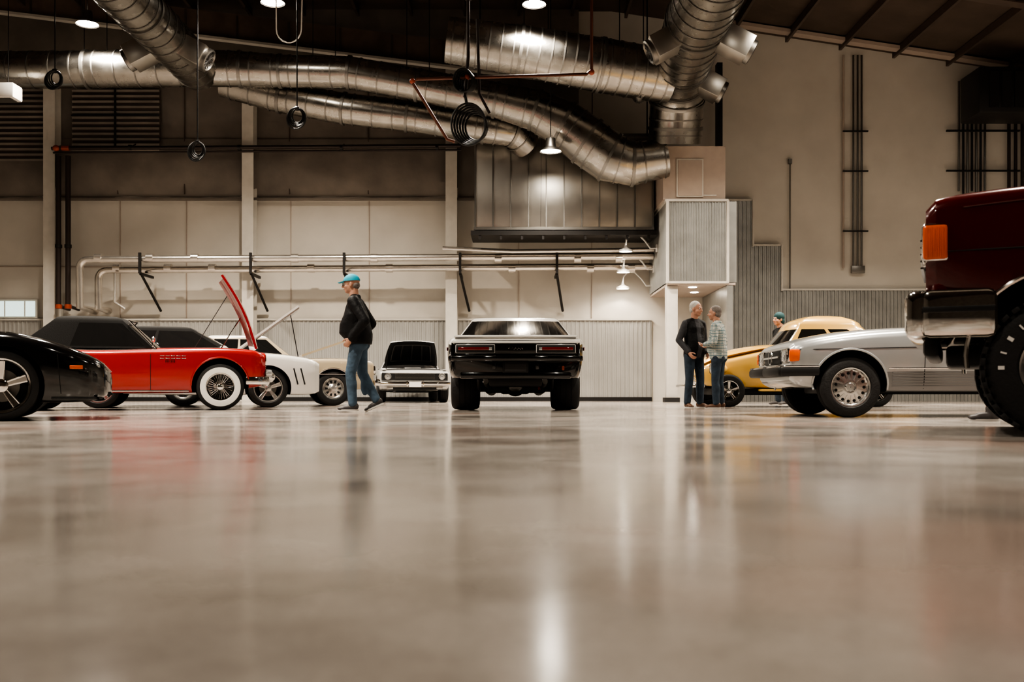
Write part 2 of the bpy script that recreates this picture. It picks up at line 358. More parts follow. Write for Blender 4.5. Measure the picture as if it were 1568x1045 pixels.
def wheel(mb, c, side, r, w, rim, style='five', ww=False, tread=False, rm=None):
    rm = rm or M_alloy; ax = (0, side, 0); c = V(c)
    sw = M_white_rub if ww else M_rubber
    prof = [(-w*.42, rim), (-w*.5, rim*1.06), (-w*.52, (r+rim)/2), (-w*.5, r*.9), (-w*.42, r*.97), (-w*.2, r), (w*.2, r), (w*.42, r*.975), (w*.5, r*.9), (w*.525, r*.84), (w*.52, rim*1.06), (w*.44, rim*1.0)]
    mb.lathe(prof, c, ax, [M_rubber]*9 + [sw, sw], 56)
    for g in (-.2, 0, .2):
        mb.lathe([(w*g-.006, r+.001), (w*g-.006, r+.002), (w*g+.006, r+.002), (w*g+.006, r+.001)], c, ax, M_gap_hole, 56)
    if tread:
        for k in range(36):
            th = 2*math.pi*k/36
            for g, of in ((-.42, 0), (-.15, .5), (.15, 0), (.43, .5)):
                t2 = th+of*2*math.pi/36; rr = r+.004; R = Matrix.Rotation(-t2, 3, 'Y')
                mb.box(c + V((math.cos(t2)*rr, side*w*g, math.sin(t2)*rr)), (.028, w*.2, .045), M_rubber, R, .004)
        for k in range(22):
            if k % 11 > 6: continue
            t2 = 2*math.pi*k/22; R = Matrix.Rotation(-t2, 3, 'Y'); rr = rim+(r-rim)*.5
            mb.box(c + V((math.cos(t2)*rr, side*w*.525, math.sin(t2)*rr)), (.035, .006, .010 if k % 2 else .022), M_enamel, R)
    mb.lathe([(w*.40, rim*1.02), (w*.47, rim*1.0), (w*.46, rim*.95), (w*.36, rim*.9), (w*.08, rim*.87), (-w*.35, rim*.86)], c, ax, rm, 48)
    mb.lathe([(-w*.12, rim*.87), (-w*.12, .005)], c, ax, M_gap_hole, 32)
    A = V(ax)
    def P(th, rr, a): return c + V((math.cos(th)*rr, 0, math.sin(th)*rr)) + A*a
    def spoke(th, r0, r1, w0, w1, a0, a1, tk=.02, m=rm):
        vs = []
        for rr, ww_, a in ((r0, w0, a0), (r1, w1, a1)):
            for da, sg in ((0, -1), (0, 1), (-tk, 1), (-tk, -1)):
                vs.append(P(th, rr, a+da) + V((-math.sin(th), 0, math.cos(th)))*(ww_*sg/2))
        mb.add(vs, [(0, 1, 2, 3), (4, 5, 6, 7), (0, 1, 5, 4), (1, 2, 6, 5), (2, 3, 7, 6), (3, 0, 4, 7)], m)
    if style == 'five':
        mb.lathe([(-w*.1, rim*.6), (-w*.06, rim*.6), (-w*.06, .01)], c, ax, M_duct2, 32)
        for k in range(5):
            th = math.pi/2+2*math.pi*k/5
            spoke(th, rim*.12, rim*.9, rim*.20, rim*.26, w*.30, w*.40, .035)
            for e_ in (-1, 1): mb.tube([P(th+e_*.30, rim*.25, w*.30), P(th+e_*.13, rim*.9, w*.41)], .008, rm, 6)
        mb.lathe([(w*.1, rim*.26), (w*.34, rim*.24), (w*.38, rim*.16), (w*.39, .004)], c, ax, rm, 24)
    elif style == 'wire':
        for k in range(56):
            th = 2*math.pi*k/56; mb.tube([P(th+.22*(1 if k % 2 else -1), rim*.28, w*(.40 if k % 2 else .28)), P(th, rim*.9, w*.36)], .003, M_chrome, 5)
        mb.lathe([(w*.05, rim*.30), (w*.36, rim*.30), (w*.46, rim*.24), (w*.52, rim*.12), (w*.53, .003)], c, ax, M_chrome, 28)
    elif style == 'bundt':
        mb.lathe([(w*.36, rim*.92), (w*.28, rim*.82), (w*.30, rim*.6), (w*.37, rim*.42), (w*.38, rim*.3), (w*.34, rim*.27), (w*.40, rim*.2), (w*.41, .004)], c, ax, rm, 45)
        for k in range(15):
            th = 2*math.pi*k/15; spoke(th, rim*.42, rim*.86, .012, .02, w*.39, w*.34, .02)
            mb.ell(P(th+math.pi/15, rim*.72, w*.295), (.017, .008, .017), M_gap_hole, 10)
        for k in range(5):
            mb.ell(P(2*math.pi*k/5, rim*.24, w*.36), (.011, .014, .011), M_chrome, 8)
    elif style == 'rally':
        mb.lathe([(w*.36, rim*.92), (w*.24, rim*.8), (w*.28, rim*.5), (w*.34, rim*.38), (w*.42, rim*.3), (w*.46, rim*.2), (w*.47, .004)], c, ax, rm, 45)
        for k in range(10):
            th = 2*math.pi*k/10; spoke(th, rim*.5, rim*.74, .03, .045, w*.30, w*.29, .02, M_gap_hole)
def wheels(car, xf, xr, yo, r, w, rim, style, r2=None, w2=None, **k):
    mb = MB()
    for x, rr, ww_ in ((xf, r, w), (xr, r2 or r, w2 or w)):
        for sd in (1, -1):
            wheel(mb, (x, sd*(yo-ww_/2), rr), sd, rr, ww_, rim, style, **k)
        mb.tube([(x, -yo+.1, rr), (x, yo-.1, rr)], .035, M_blackp, 10)
    mb.box(((xf+xr)/2, 0, r*.95), (abs(xf-xr)+.3, .9, .12), M_blackp, b=.03)
    mb.obj('wheels', car.e)

def red_convertible():
    D = -.08
    st = [(-2.5, .66, .84, .46, .02, .15), (-2.42, .76, .90, .38, .02, .13), (-2.1, .84, .93, .32, .02, .12), (-1.3, .88, .92, .27, .02, .12), (-.5, .87, .88, .25, .03, .12), (.3, .87, .90, .25, .04, .12), (1.3, .88, .92, .27, .03, .12),
          (1.74, .87, .90, .33, .02, .12), (1.97+D, .82, .86, .36, .0, .14), (2.03+D, .76, .81, .42, .0, .14)]
    c = Car('red_convertible', st, P_red, (1.295, -.86), (-4.32, 14.75), 18)
    R = .345
    c.body([(1.295, R+.02, .41), (-1.295, R+.02, .37)])
    wheels(c, 1.295, -1.295, .86, R, .19, .20, 'wire', ww=True, rm=M_chrome)
    mb = MB()
    greenhouse(mb, .52, -1.55, .02, -1.05, .80, .66, .90, 1.32, .08, M_softtop, sides=((.62, 1),), roofm=M_softtop, bf=.16)
    mb.obj('hardtop', c.e)
    mb = MB()
    for sd in (1, -1):
        mb.tube([(.40, sd*.78, .90), (.02, sd*.64, 1.31)], .014, M_chrome, 8)
    mb.tube([(.02, -.64, 1.31), (.1, 0, 1.33), (.02, .64, 1.31)], .014, M_chrome, 8)
    c.seam(mb, .32, .30, .88); c.seam(mb, -.72, .30, .88, dx=-.06)
    c.lip(mb, 1.295, R+.02, .415, P_red, .014, 0, 180)
    c.line(mb, -.85, .85, .285, .014, M_chrome)
    c.line(mb, -1.5, .40, .905 if False else (lambda x: c.par(x)[1]-.012), .009, M_chrome)
    for k in range(5):
        for z in (.76, .80):
            c_y = c.sy(.75-.07*k, z)
            for sd in (1, -1): mb.box((.78-.075*k, sd*(c_y+.002), z), (.06, .012, .010), M_chrome, b=.003)
    for k in range(7):
        for sd in (1, -1): mb.box((.55-.02*k+.1, sd*(c.sy(.6, .72)+.003), .72), (.008, .01, .04), M_chrome)
    for sd in (1, -1):
        mb.lathe([(-.12, .13), (.03, .13), (.07, .115), (.06, .10)], (1.97+D, sd*.62, .74), (1, 0, 0), P_red, 28)
        mb.lathe([(.03, .112), (.055, .105), (.075, .06), (.08, .003)], (1.97+D, sd*.62, .74), (1, 0, 0), M_lens, 28)
        mb.lathe([(0, .115), (.06, .118), (.06, .100)], (1.985+D, sd*.62, .74), (1, 0, 0), M_chrome, 28)
        mb.lathe([(0, .09), (.07, .08), (.11, .04), (.12, .003)], (2.08+D, sd*.45, .50), (1, 0, 0), M_chrome, 24)
        mb.lathe([(0, .06), (.08, .055), (.10, .003)], (2.04+D, sd*.72, .55), (1, 0, 0), M_lens, 20)
        mb.box((.35, sd*.87, .97), (.02, .05, .1), M_chrome, b=.008)
        mb.ell((.36, sd*.89, 1.03), (.03, .06, .045), M_chrome, 14)
    mb.box((2.05+D, 0, .44), (.09, 1.54, .14), M_chrome, b=.035)
    for sd in (1, -1): mb.box((1.90+D, sd*.82, .44), (.34, .06, .13), M_chrome, b=.028, R=Matrix.Rotation(-sd*.12, 3, 'Z'))
    mb.box((2.01+D, 0, .60), (.05, .95, .18), M_blackp, b=.02)
    for k in range(-8, 9): mb.box((2.04+D, k*.055, .60), (.02, .012, .17), M_chrome)
    mb.box((-2.52, 0, .48), (.1, 1.6, .13), M_chrome, b=.035)
    for sd in (1, -1): mb.lathe([(0, .085), (.06, .08), (.07, .003)], (-2.45, sd*.62, .78), (-1, 0, 0), M_redl, 20)
    mb.obj('brightwork', c.e)
    mb = MB()
    b0 = V((1.84, 0, .93)); b1 = V((1.34, 0, 2.05)); nx = V((.9, 0, .42)).normalized()
    N = 8; top = []
    for i in range(N+1):
        t = i/N; p = b0.lerp(b1, t) + nx*(.06*math.sin(t*math.pi)); hw = .62-.08*t**2
        top.append([p + V((0, hw*u, 0)) + nx*(.05*(1-u*u)) for u in (-1, -.8, -.4, -.2, 0, .2, .4, .8, 1)])
    vs = [q for r_ in top for q in r_]; off = len(vs); vs += [q - nx*.035 for q in vs]; fs = []; ms = []
    for i in range(N):
        for j in range(8):
            a = i*9+j; fs.append((a, a+1, a+10, a+9)); ms.append(P_red); fs.append((a+off, a+9+off, a+10+off, a+1+off)); ms.append(P_red)
    for i in range(N):
        for j in (0, 8): a = i*9+j; fs.append((a, a+9, a+9+off, a+off)); ms.append(P_red)
    for j in range(8):
        for i in (0, N): a = i*9+j; fs.append((a, a+1, a+1+off, a+off)); ms.append(P_red)
    mb.add(vs, fs, ms)
    for sd in (1, -1): mb.tube([(1.3, sd*.6, .9), (1.60, sd*.56, 1.4)], .008, M_chrome, 6)
    mb.tube([(.9, .3, .9), (1.43, .3, 1.8)], .006, M_blackp, 6)
    mb.obj('hood', c.e)
red_convertible()

def white_muscle():
    st = [(-2.4, .78, .90, .45, .02, .12), (-2.25, .88, 1.0, .32, .02, .12), (-1.36, .93, 1.0, .25, .02, .12), (0, .92, .94, .22, .03, .12), (.8, .92, .95, .22, .04, .12), (1.36, .93, .93, .23, .04, .12), (1.95, .91, .87, .22, .03, .12), (2.15, .86, .82, .24, .02, .12), (2.24, .76, .77, .28, .0, .12)]
    def mf(p):
        if p.x > .85 and p.x < 1.95 and abs(p.y) < .7 and p.z > .8: return M_gap_hole  # closed deck coloured black, standing in for the shaded open engine bay
    c = Car('white_sports_coupe', st, P_white, (1.36, -.9), (-4.20, 17.15), 16)
    R = .34; c.body([(1.36, R, .39), (-1.36, R, .39)], mf)
    wheels(c, 1.36, -1.36, .91, R, .25, .245, 'five')
    mb = MB(); greenhouse(mb, .95, -1.9, .15, -1.0, .84, .62, .93, 1.36, .05, M_softtop, sides=((.5, .53), (.78, 1)), zbr=1.0)
    mb.obj('greenhouse', c.e)
    mb = MB(); c.seam(mb, .75); c.seam(mb, -.55)
    for x in (1.86, 1.98): c.seam(mb, x, .40, .68, dx=-.07, m=M_blackp, r=.013)
    for sd in (1, -1):
        mb.box((2.2, sd*.6, .68), (.08, .24, .14), M_lens, b=.03)
        mb.box((2.07, sd*.86, .56), (.12, .03, .05), M_orange, b=.01, R=Matrix.Rotation(sd*-.3, 3, 'Z'))
        mb.box((.62, sd*.99, 1.0), (.12, .14, .1), P_white, b=.03)
    mb.box((2.24, 0, .62), (.04, .9, .18), M_blackp, b=.02); mb.box((2.2, 0, .32), (.1, 1.3, .12), M_blackp, b=.03)
    mb.box((1.3, 0, .88), (.6, .5, .16), M_duct2, b=.04)
    mb.obj('trim', c.e)
    mb = MB(); mb.plate([(.82, -.68, 1.0), (1.88, -.62, 1.80), (1.88, .62, 1.80), (.82, .68, 1.0)], .035, P_white, M_blackp)
    for sd in (-1, 1):
        mb.plate([(.9, sd*.66, 1.015), (1.86, sd*.60, 1.745), (1.86, sd*.45, 1.745), (.9, sd*.5, 1.015)], .02, P_white, P_white)
    mb.plate([(1.70, -.60, 1.62), (1.9, -.60, 1.78), (1.9, .6, 1.78), (1.70, .6, 1.62)], .03, P_white, P_white)
    mb.tube([(1.9, -.5, .85), (1.75, -.5, 1.7)], .008, M_blackp, 6); mb.obj('hood', c.e)
white_muscle()

def cream_car():
    st = [(-2.6, .80, .86, .42, .02, .1), (-2.45, .9, .92, .36, .02, .1), (-1.4, .95, .93, .3, .02, .1), (0, .94, .9, .27, .03, .1), (1.4, .94, .92, .29, .04, .1), (2.0, .92, .90, .33, .03, .1), (2.15, .9, .88, .36, .0, .1), (2.2, .86, .84, .4, .0, .1)]
    c = Car('cream_classic_sedan', st, P_cream, (1.4, -.92), (-3.50, 19.5), 16)
    R = .34; c.body([(1.4, R, .39), (-1.4, R, .39)]); wheels(c, 1.4, -1.4, .93, R, .2, .21, 'rally')
    mb = MB(); greenhouse(mb, .75, -1.6, .2, -1.0, .85, .68, .92, 1.34, .05, P_cream, sides=((.46, .49), (.86, 1)), roofm=P_white)
    mb.obj('greenhouse', c.e)
    mb = MB(); c.seam(mb, .7); c.seam(mb, -.5); c.line(mb, -2.4, 2.1, .62, .01)
    for sd in (1, -1):
        for y in (.58, .77): mb.lathe([(0, .085), (.05, .08), (.06, .01)], (2.18, sd*y, .70), (1, 0, 0), M_lens, 20); mb.lathe([(0, .09), (.055, .092), (.055, .08)], (2.18, sd*y, .70), (1, 0, 0), M_chrome, 20)
    mb.box((2.19, 0, .68), (.05, .9, .2), M_blackp, b=.01)
    mb.box((2.27, 0, .46), (.12, 1.84, .13), M_chrome, b=.03); mb.box((-2.62, 0, .48), (.1, 1.8, .13), M_chrome, b=.03)
    c.lip(mb, 1.4, R, .395, M_chrome, .012)
    mb.obj('brightwork', c.e)
    mb = MB(); mb.plate([(.8, -.75, 1.0), (1.75, -.7, 1.34), (1.75, .7, 1.34), (.8, .75, 1.0)], .04, P_cream, P_cream); mb.obj('hood', c.e)
cream_car()

def black_car():
    st = [(-2.1, .78, .74, .34, .02, .15), (-1.9, .88, .82, .25, .02, .2), (-1.3, .95, .86, .18, .0, .22), (-.4, .89, .76, .16, .03, .2), (.4, .88, .74, .16, .05, .2), (.9, .92, .80, .17, .0, .25), (1.3, .95, .83, .18, -.03, .25), (1.6, .94, .78, .17, -.02, .25), (1.85, .90, .70, .17, .0, .22), (2.05, .82, .61, .18, .02, .18), (2.17, .70, .54, .22, .02, .15), (2.24, .52, .47, .27, .01, .15)]
    c = Car('black_sports_car', st, P_black, (1.3, -.92), (-4.65, 9.05), 22)
    R = .325; c.body([(1.3, R, .365), (-1.3, R, .375)]); wheels(c, 1.3, -1.3, .93, R, .25, .25, 'five', rm=M_chrome)
    mb = MB(); greenhouse(mb, .55, -1.5, -.15, -.8, .72, .52, .76, 1.16, .05, P_black, sides=((.6, .64), (.85, 1)), zbr=.84); mb.obj('greenhouse', c.e)
    mb = MB(); c.seam(mb, .45, .25, .72); c.seam(mb, -.7, .25, .76)
    c.seam(mb, 1.80, .25, .62, dx=-.03)
    for sd in (1, -1):
        mb.box((1.93, sd*(c.sy(1.93, .50)+.0), .50), (.12, .014, .035), M_orange, b=.006, R=Matrix.Rotation(-sd*.35, 3, 'Z'))
        mb.ell((2.04, sd*.69, .545), (.12, .10, .055), M_lens, 18, Matrix.Rotation(.5, 3, 'Y'))
        mb.ell((2.09, sd*.58, .30), (.08, .12, .06), M_blackp, 16)
    mb.box((2.2, 0, .25), (.1, 1.0, .03), M_blackp, b=.01)
    mb.box((2.22, 0, .38), (.05, .5, .09), M_blackp, b=.02)
    c.line(mb, -.9, .9, .20, .012, M_blackp)
    c.line(mb, 1.72, 2.15, .21, .012, M_blackp)
    mb.obj('trim', c.e)
black_car()

def open_hood_muscle():
    st = [(-2.3, .8, .86, .42, .02, .1), (-2.15, .88, .92, .36, .02, .12), (-1.3, .93, .95, .28, .02, .14), (0, .91, .88, .26, .03, .12), (1.3, .92, .86, .28, .03, .12), (2.0, .9, .81, .33, .02, .1), (2.14, .88, .78, .36, .0, .1), (2.18, .84, .75, .4, .0, .1)]
    def mf(p):
        if .75 < p.x < 1.95 and abs(p.y) < .68 and p.z > .8: return M_gap_hole  # black on solid top faces stands for the dark hole under the hood
    c = Car('silver_white_muscle_car', st, P_ivory, (2.18, 0), (-2.44, 25.0), -80)
    R = .33; c.body([(1.35, R, .38), (-1.35, R, .38)], mf); wheels(c, 1.35, -1.35, .91, R, .22, .2, 'rally')
    mb = MB(); greenhouse(mb, .65, -1.7, .05, -.95, .82, .62, .88, 1.24, .05, P_ivory, sides=((.5, .53), (.82, 1)), zbr=.94); mb.obj('greenhouse', c.e)
    mb = MB()
    mb.box((2.18, 0, .655), (.05, 1.66, .17), M_blackp, b=.02)
    for z in (.60, .63, .66, .69, .72): mb.box((2.212, 0, z), (.01, 1.0, .007), M_duct2)
    mb.box((2.21, 0, .745), (.02, 1.66, .015), M_chrome); mb.box((2.21, 0, .565), (.02, 1.66, .015), M_chrome)
    for sd in (1, -1):
        mb.lathe([(0, .082), (.05, .08), (.06, .01)], (2.18, sd*.68, .655), (1, 0, 0), M_lens, 24); mb.lathe([(0, .088), (.06, .09), (.06, .078)], (2.18, sd*.68, .655), (1, 0, 0), M_chrome, 24)
        mb.box((2.18, sd*.62, .37), (.05, .16, .06), M_lens, b=.015)
        mb.box((1.95, sd*.76, .83), (.3, .1, .03), P_ivory, b=.01)
        mb.box((2.30, sd*.2, .48), (.05, .04, .14), M_chrome, b=.012)
    mb.box((2.25, 0, .48), (.10, 1.74, .10), M_chrome, b=.03)
    for sd in (1, -1): mb.box((2.12, sd*.87, .48), (.28, .05, .09), M_chrome, b=.02)
    mb.box((2.16, 0, .355), (.06, 1.2, .06), M_blackp, b=.02)
    mb.box((2.31, 0, .46), (.01, .3, .13), M_enamel)
    c.seam(mb, .7); c.seam(mb, -.45)
    mb.box((1.2, 0, .84), (.6, .45, .14), M_duct2, b=.04)
    mb.obj('trim', c.e)
    mb = MB()
    N = 6; hg = []; a0 = V((.74, 0, .97)); a1 = V((1.44, 0, 1.56)); nn = V((-.64, 0, .76)).normalized(); us = (-1, -.75, -.4, 0, .4, .75, 1)
    for i in range(N+1):
        t = i/N; p = a0.lerp(a1, t); hw = .70-.14*t**1.6
        hg.append([p + V((0, hw*u, 0)) + nn*(.05*(1-u*u)+.05*math.sin(t*math.pi)) + V((.10*(1-u*u)*t, 0, 0)) for u in us])
    vs = [q for r_ in hg for q in r_]; off = len(vs); vs += [q-nn*.02 for q in vs]; fs = []; ms = []; K = len(us)
    for i in range(N):
        for j in range(K-1):
            a = i*K+j; fs.append((a, a+1, a+K+1, a+K)); ms.append(P_ivory); fs.append((a+off, a+K+off, a+K+1+off, a+1+off)); ms.append(M_blackp)
        for j in (0, K-1): a = i*K+j; fs.append((a, a+K, a+K+off, a+off)); ms.append(P_ivory)
    for j in range(K-1):
        for i in (0, N): a = i*K+j; fs.append((a, a+1, a+1+off, a+off)); ms.append(P_ivory)
    mb.add(vs, fs, ms)
    for u in (1, 2, 3, 4, 5): mb.tube([hg[i][u]-nn*.03 for i in range(1, N)], .018, M_under, 6)
    for i in (1, N-1): mb.tube([hg[i][u]-nn*.03 for u in range(1, K-1)], .022, M_under, 6)
    for sd in (-1, 1): mb.tube([(1.0, sd*.66, .86), (1.05, sd*.62, 1.24)], .012, M_blackp, 6)
    mb.obj('hood', c.e)
open_hood_muscle()

def drag_coupe():
    st = [(-2.60, .86, .98, .50, .01, .06), (-2.58, .90, 1.01, .48, .02, .07), (-2.45, .945, 1.035, .46, .03, .12), (-2.1, .975, 1.055, .45, .03, .16), (-1.4, .995, 1.085, .45, .02, .18), (-.6, .96, 1.02, .42, .03, .13), (.4, .95, .98, .38, .03, .12), (1.4, .95, .93, .34, .04, .12), (2.05, .93, .88, .34, .03, .1), (2.22, .88, .84, .38, .0, .1)]
    def mf(p):
        if p.z < .945 and p.x < -1.0: return P_black
        if p.z < .75: return P_black
    c = Car('white_black_drag_coupe', st, P_white, (-2.60, 0), (.05, 13.85), 90)
    R = .36; c.body([(-1.42, R+.03, .43), (1.4, .33, .38)], mf, cw=.55, n=80)
    wheels(c, 1.4, -1.42, .945, .33, .22, .2, 'five', r2=R, w2=.40)
    mb = MB(); greenhouse(mb, .85, -1.85, .05, -1.05, .88, .70, .98, 1.40, .05, P_white, sides=((.5, .53), (.72, 1)), zbr=1.085, br=.14)
    mb.obj('greenhouse', c.e)
    mb = MB()
    X = -2.60
    mb.box((X-.005, 0, .866), (.03, 1.70, .15), P_black, b=.012)
    mb.box((X-.012, 0, .962), (.05, 1.76, .034), P_white, b=.008)
    for sd in (1, -1):
        y0 = sd*.56
        mb.box((X-.018, y0, .869), (.03, .55, .125), M_enamel, b=.014)
        mb.box((X-.03, y0, .869), (.02, .535, .110), M_blackp, b=.01)
        mb.box((X-.036, y0+sd*.02, .869), (.02, .44, .042), M_redl, b=.008)
        mb.box((X-.036, y0-sd*.21, .869), (.02, .05, .042), M_lens, b=.008)
        mb.box((X-.07, sd*.5, .735), (.10, .80, .085), P_black, b=.03)
        mb.box((X+.10, sd*.91, .735), (.32, .05, .08), P_black, b=.02)
        mb.box((X-.04, sd*.30, .64), (.05, .05, .12), P_black, b=.015)
        mb.box((X+.35, sd*.972, .88), (.14, .012, .05), M_redl, b=.005)
        mb.tube([(-2.3, sd*.42, .42), (-1.9, sd*.42, .38), (-.6, sd*.38, .32)], .04, M_duct2, 12)
        mb.tube([(-1.0, sd*.40, .33), (-.4, sd*.38, .30)], .09, M_duct2, 16)
        mb.tube([(-2.35, sd*.52, .46), (-1.9, sd*.53, .32), (-1.42, sd*.53, .29), (-.8, sd*.53, .42)], .025, M_dark, 8)
        mb.tube([(-1.55, sd*.36, .30), (-1.5, sd*.28, .70)], .03, M_red if sd < 0 else M_dark, 10)
        mb.box((-1.42, sd*.66, .36), (.18, .12, .18), M_dark, b=.03)
    mb.box((X-.075, 0, .735), (.11, .9, .085), P_black, b=.03)
    pts = [(X-.038, .10-.2*i/18, .869+.014*math.sin(i*1.6)) for i in range(19)]; mb.tube(pts, .003, M_chrome, 6)
    mb.box((X-.02, 0, .62), (.03, .36, .17), M_blackp, b=.01)
    mb.box((X-.045, 0, .62), (.02, .30, .14), M_dark, b=.004)
    mb.box((X+.03, 0, .50), (.10, 1.55, .10), P_black, b=.03)
    mb.box((X-.02, -.66, .60), (.03, .035, .06), M_red, b=.008)
    mb.box((-2.15, 0, .42), (.5, .75, .16), M_dark, b=.04)
    mb.ell((-1.42, 0, .36), (.17, .16, .16), M_dark, 20); mb.ell((-1.58, 0, .36), (.07, .12, .12), M_duct2, 20)
    mb.tube([(-1.42, -.7, .36), (-1.42, .7, .36)], .05, M_dark, 12)
    mb.tube([(-1.4, 0, .36), (.2, 0, .34)], .05, M_dark, 12)
    mb.box((.9, 0, .33), (.7, .5, .2), M_dark, b=.05)
    for sd in (1, -1): mb.tube([(.7, sd*.3, .3), (1.35, sd*.7, .3)], .03, M_dark, 8)
    mb.box((X+.05, 0, 1.045), (.12, 1.72, .035), P_white, b=.015)
    for sd in (1, -1): mb.ell((.62, sd*1.0, 1.04), (.05, .08, .055), P_white, 14)
    mb.obj('tail_trim', c.e)
drag_coupe()

def silver_roadster():
    st = [(-2.35, .76, .76, .48, .02, .12), (-2.25, .82, .82, .40, .02, .12), (-1.5, .88, .90, .3, .02, .12), (-.6, .895, .935, .27, .02, .12), (.3, .895, .945, .27, .03, .14), (.9, .895, .92, .27, .04, .16), (1.23, .895, .89, .28, .04, .16), (1.5, .885, .855, .30, .03, .16), (1.70, .86, .815, .32, .02, .16), (1.79, .82, .785, .36, .01, .16), (1.83, .77, .75, .4, .0, .14)]
    def mf(p):
        if p.z < .50 and -1.0 < p.x < 1.0: return M_clad
    c = Car('silver_roadster', st, P_silver, (1.23, .88), (3.54, 10.40), 178)
    R = .318; c.body([(1.23, R+.01, .385), (-1.23, R+.01, .385)], mf, n=90); wheels(c, 1.23, -1.23, .885, R, .205, .205, 'bundt')
    mb = MB(); greenhouse(mb, .40, -1.35, -.15, -.85, .80, .60, .93, 1.22, .06, M_softtop, sides=((.72, 1),), roofm=M_softtop); mb.obj('soft_top', c.e)
    mb = MB()
    c.seam(mb, .47, .30, .92); c.seam(mb, -.72, .30, .91); c.lip(mb, 1.23, R+.01, .39, P_silver, .012, -5, 185); c.lip(mb, -1.23, R+.01, .39, P_silver, .012, -5, 185)
    for k in range(6): c.line(mb, -.82, .80, .33+.028*k, .006, M_clad)
    c.line(mb, -.86, .84, .515, .009, M_chrome); c.line(mb, -2.2, 1.75, lambda x: .74-.03*abs(x-.3)/1.6, .004, M_gap_hole)
    for sd in (1, -1):
        mb.box((1.815, sd*.58, .655), (.07, .32, .16), M_chrome, b=.02); mb.box((1.835, sd*.56, .655), (.05, .25, .13), M_lens, b=.02)
        mb.box((1.785, sd*.785, .655), (.12, .10, .13), M_orange, b=.02, R=Matrix.Rotation(-sd*.25, 3, 'Z'))
        mb.box((1.90, sd*.36, .485), (.12, .80, .10), M_blackp, b=.03); mb.box((1.90, sd*.36, .54), (.10, .76, .02), M_chrome, b=.008)
        mb.box((1.74, sd*.82, .485), (.40, .07, .10), M_blackp, b=.025, R=Matrix.Rotation(-sd*.28, 3, 'Z')); mb.box((1.73, sd*.823, .54), (.36, .06, .02), M_chrome, b=.008, R=Matrix.Rotation(-sd*.28, 3, 'Z'))
        mb.box((-.05, sd*.91, .80), (.17, .025, .03), M_chrome, b=.008)
        mb.ell((.33, sd*.95, .98), (.05, .08, .05), P_silver, 16)
        mb.box((-2.33, sd*.6, .68), (.05, .36, .16), M_redl, b=.02)
    mb.box((1.825, 0, .65), (.05, .78, .16), M_blackp, b=.02)
    mb.box((1.86, 0, .65), (.02, .72, .02), M_chrome); mb.lathe([(0, .08), (.012, .08), (.012, .068)], (1.86, 0, .65), (1, 0, 0), M_chrome, 24)
    mb.box((1.77, 0, .40), (.1, 1.40, .09), P_silver, b=.03); mb.box((-2.42, 0, .5), (.14, 1.6, .12), M_blackp, b=.03)
    mb.tube([(.42, -.5, .97), (.2, .1, .99)], .008, M_blackp, 6)
    mb.obj('trim', c.e)
silver_roadster()

def yellow_coupe():
    st = [(-2.35, .42, .80, .5, .04, .45), (-2.2, .58, .92, .42, .07, .45), (-1.7, .74, 1.06, .36, .07, .35), (-.8, .78, 1.10, .33, .04, .2), (.2, .76, 1.08, .33, .06, .25), (.55, .68, 1.02, .34, .11, .4), (1.1, .50, .90, .36, .14, .45), (1.5, .38, .80, .38, .12, .45), (1.68, .28, .70, .42, .08, .45), (1.74, .2, .62, .46, .04, .4)]
    c = Car('yellow_vintage_coupe', st, P_yellow, (1.3, .78), (3.84, 17.6), 184)
    c.body([]); R = .29
    wheels(c, 1.3, -1.4, .80, R, .18, .18, 'five', rm=M_chrome)
    for x, nm in ((1.3, 'front_fender'), (-1.4, 'rear_fender')):
        for sd in (1, -1):
            mb = MB(); mb.mi(P_yellow); mb.mi(M_gap_hole)
            mb.ell((x-.06 if x > 0 else x-.05, sd*.62, .38), (.62, .27, .45), P_yellow, 40)
            o = mb.obj(nm, c.e); cm = MB(); cm.mi(P_yellow); cm.mi(M_gap_hole)
            cm.tube([(x, sd*1.2, R-.04), (x, sd*.57, R-.04)], .33, M_gap_hole, 48); cm.box((x, sd*.6, -.1), (2, 1, .5), M_gap_hole); cut(o, cm)
    mb = MB(); greenhouse(mb, .36, -2.25, .02, -1.40, .75, .56, 1.06, 1.45, .23, P_yellow, sides=((.40, .45), (.76, 1)), bf=.14, br=.3); mb.obj('cab', c.e)
    mb = MB()
    for sd in (1, -1):
        mb.box((0, sd*.77, .30), (1.5, .2, .04), P_yellow, b=.015)
        mb.ell((1.42, sd*.54, .68), (.16, .105, .105), P_yellow, 20); mb.lathe([(0, .10), (.02, .095), (.05, .01)], (1.54, sd*.54, .68), (1, 0, 0), M_lens, 20); mb.lathe([(0, .105), (.03, .107), (.03, .09)], (1.54, sd*.54, .68), (1, 0, 0), M_chrome, 20)
    for k in range(4): mb.box((1.75, 0, .46+.04*k), (.03, .28+.01*k, .015), M_chrome)
    mb.tube([(1.75, -.8, .38), (1.9, -.6, .38), (1.94, 0, .38), (1.9, .6, .38), (1.75, .8, .38)], .03, M_chrome, 12)
    c.seam(mb, .12, .4, 1.03); c.seam(mb, -.75, .4, 1.06)
    mb.obj('brightwork', c.e)
yellow_coupe()

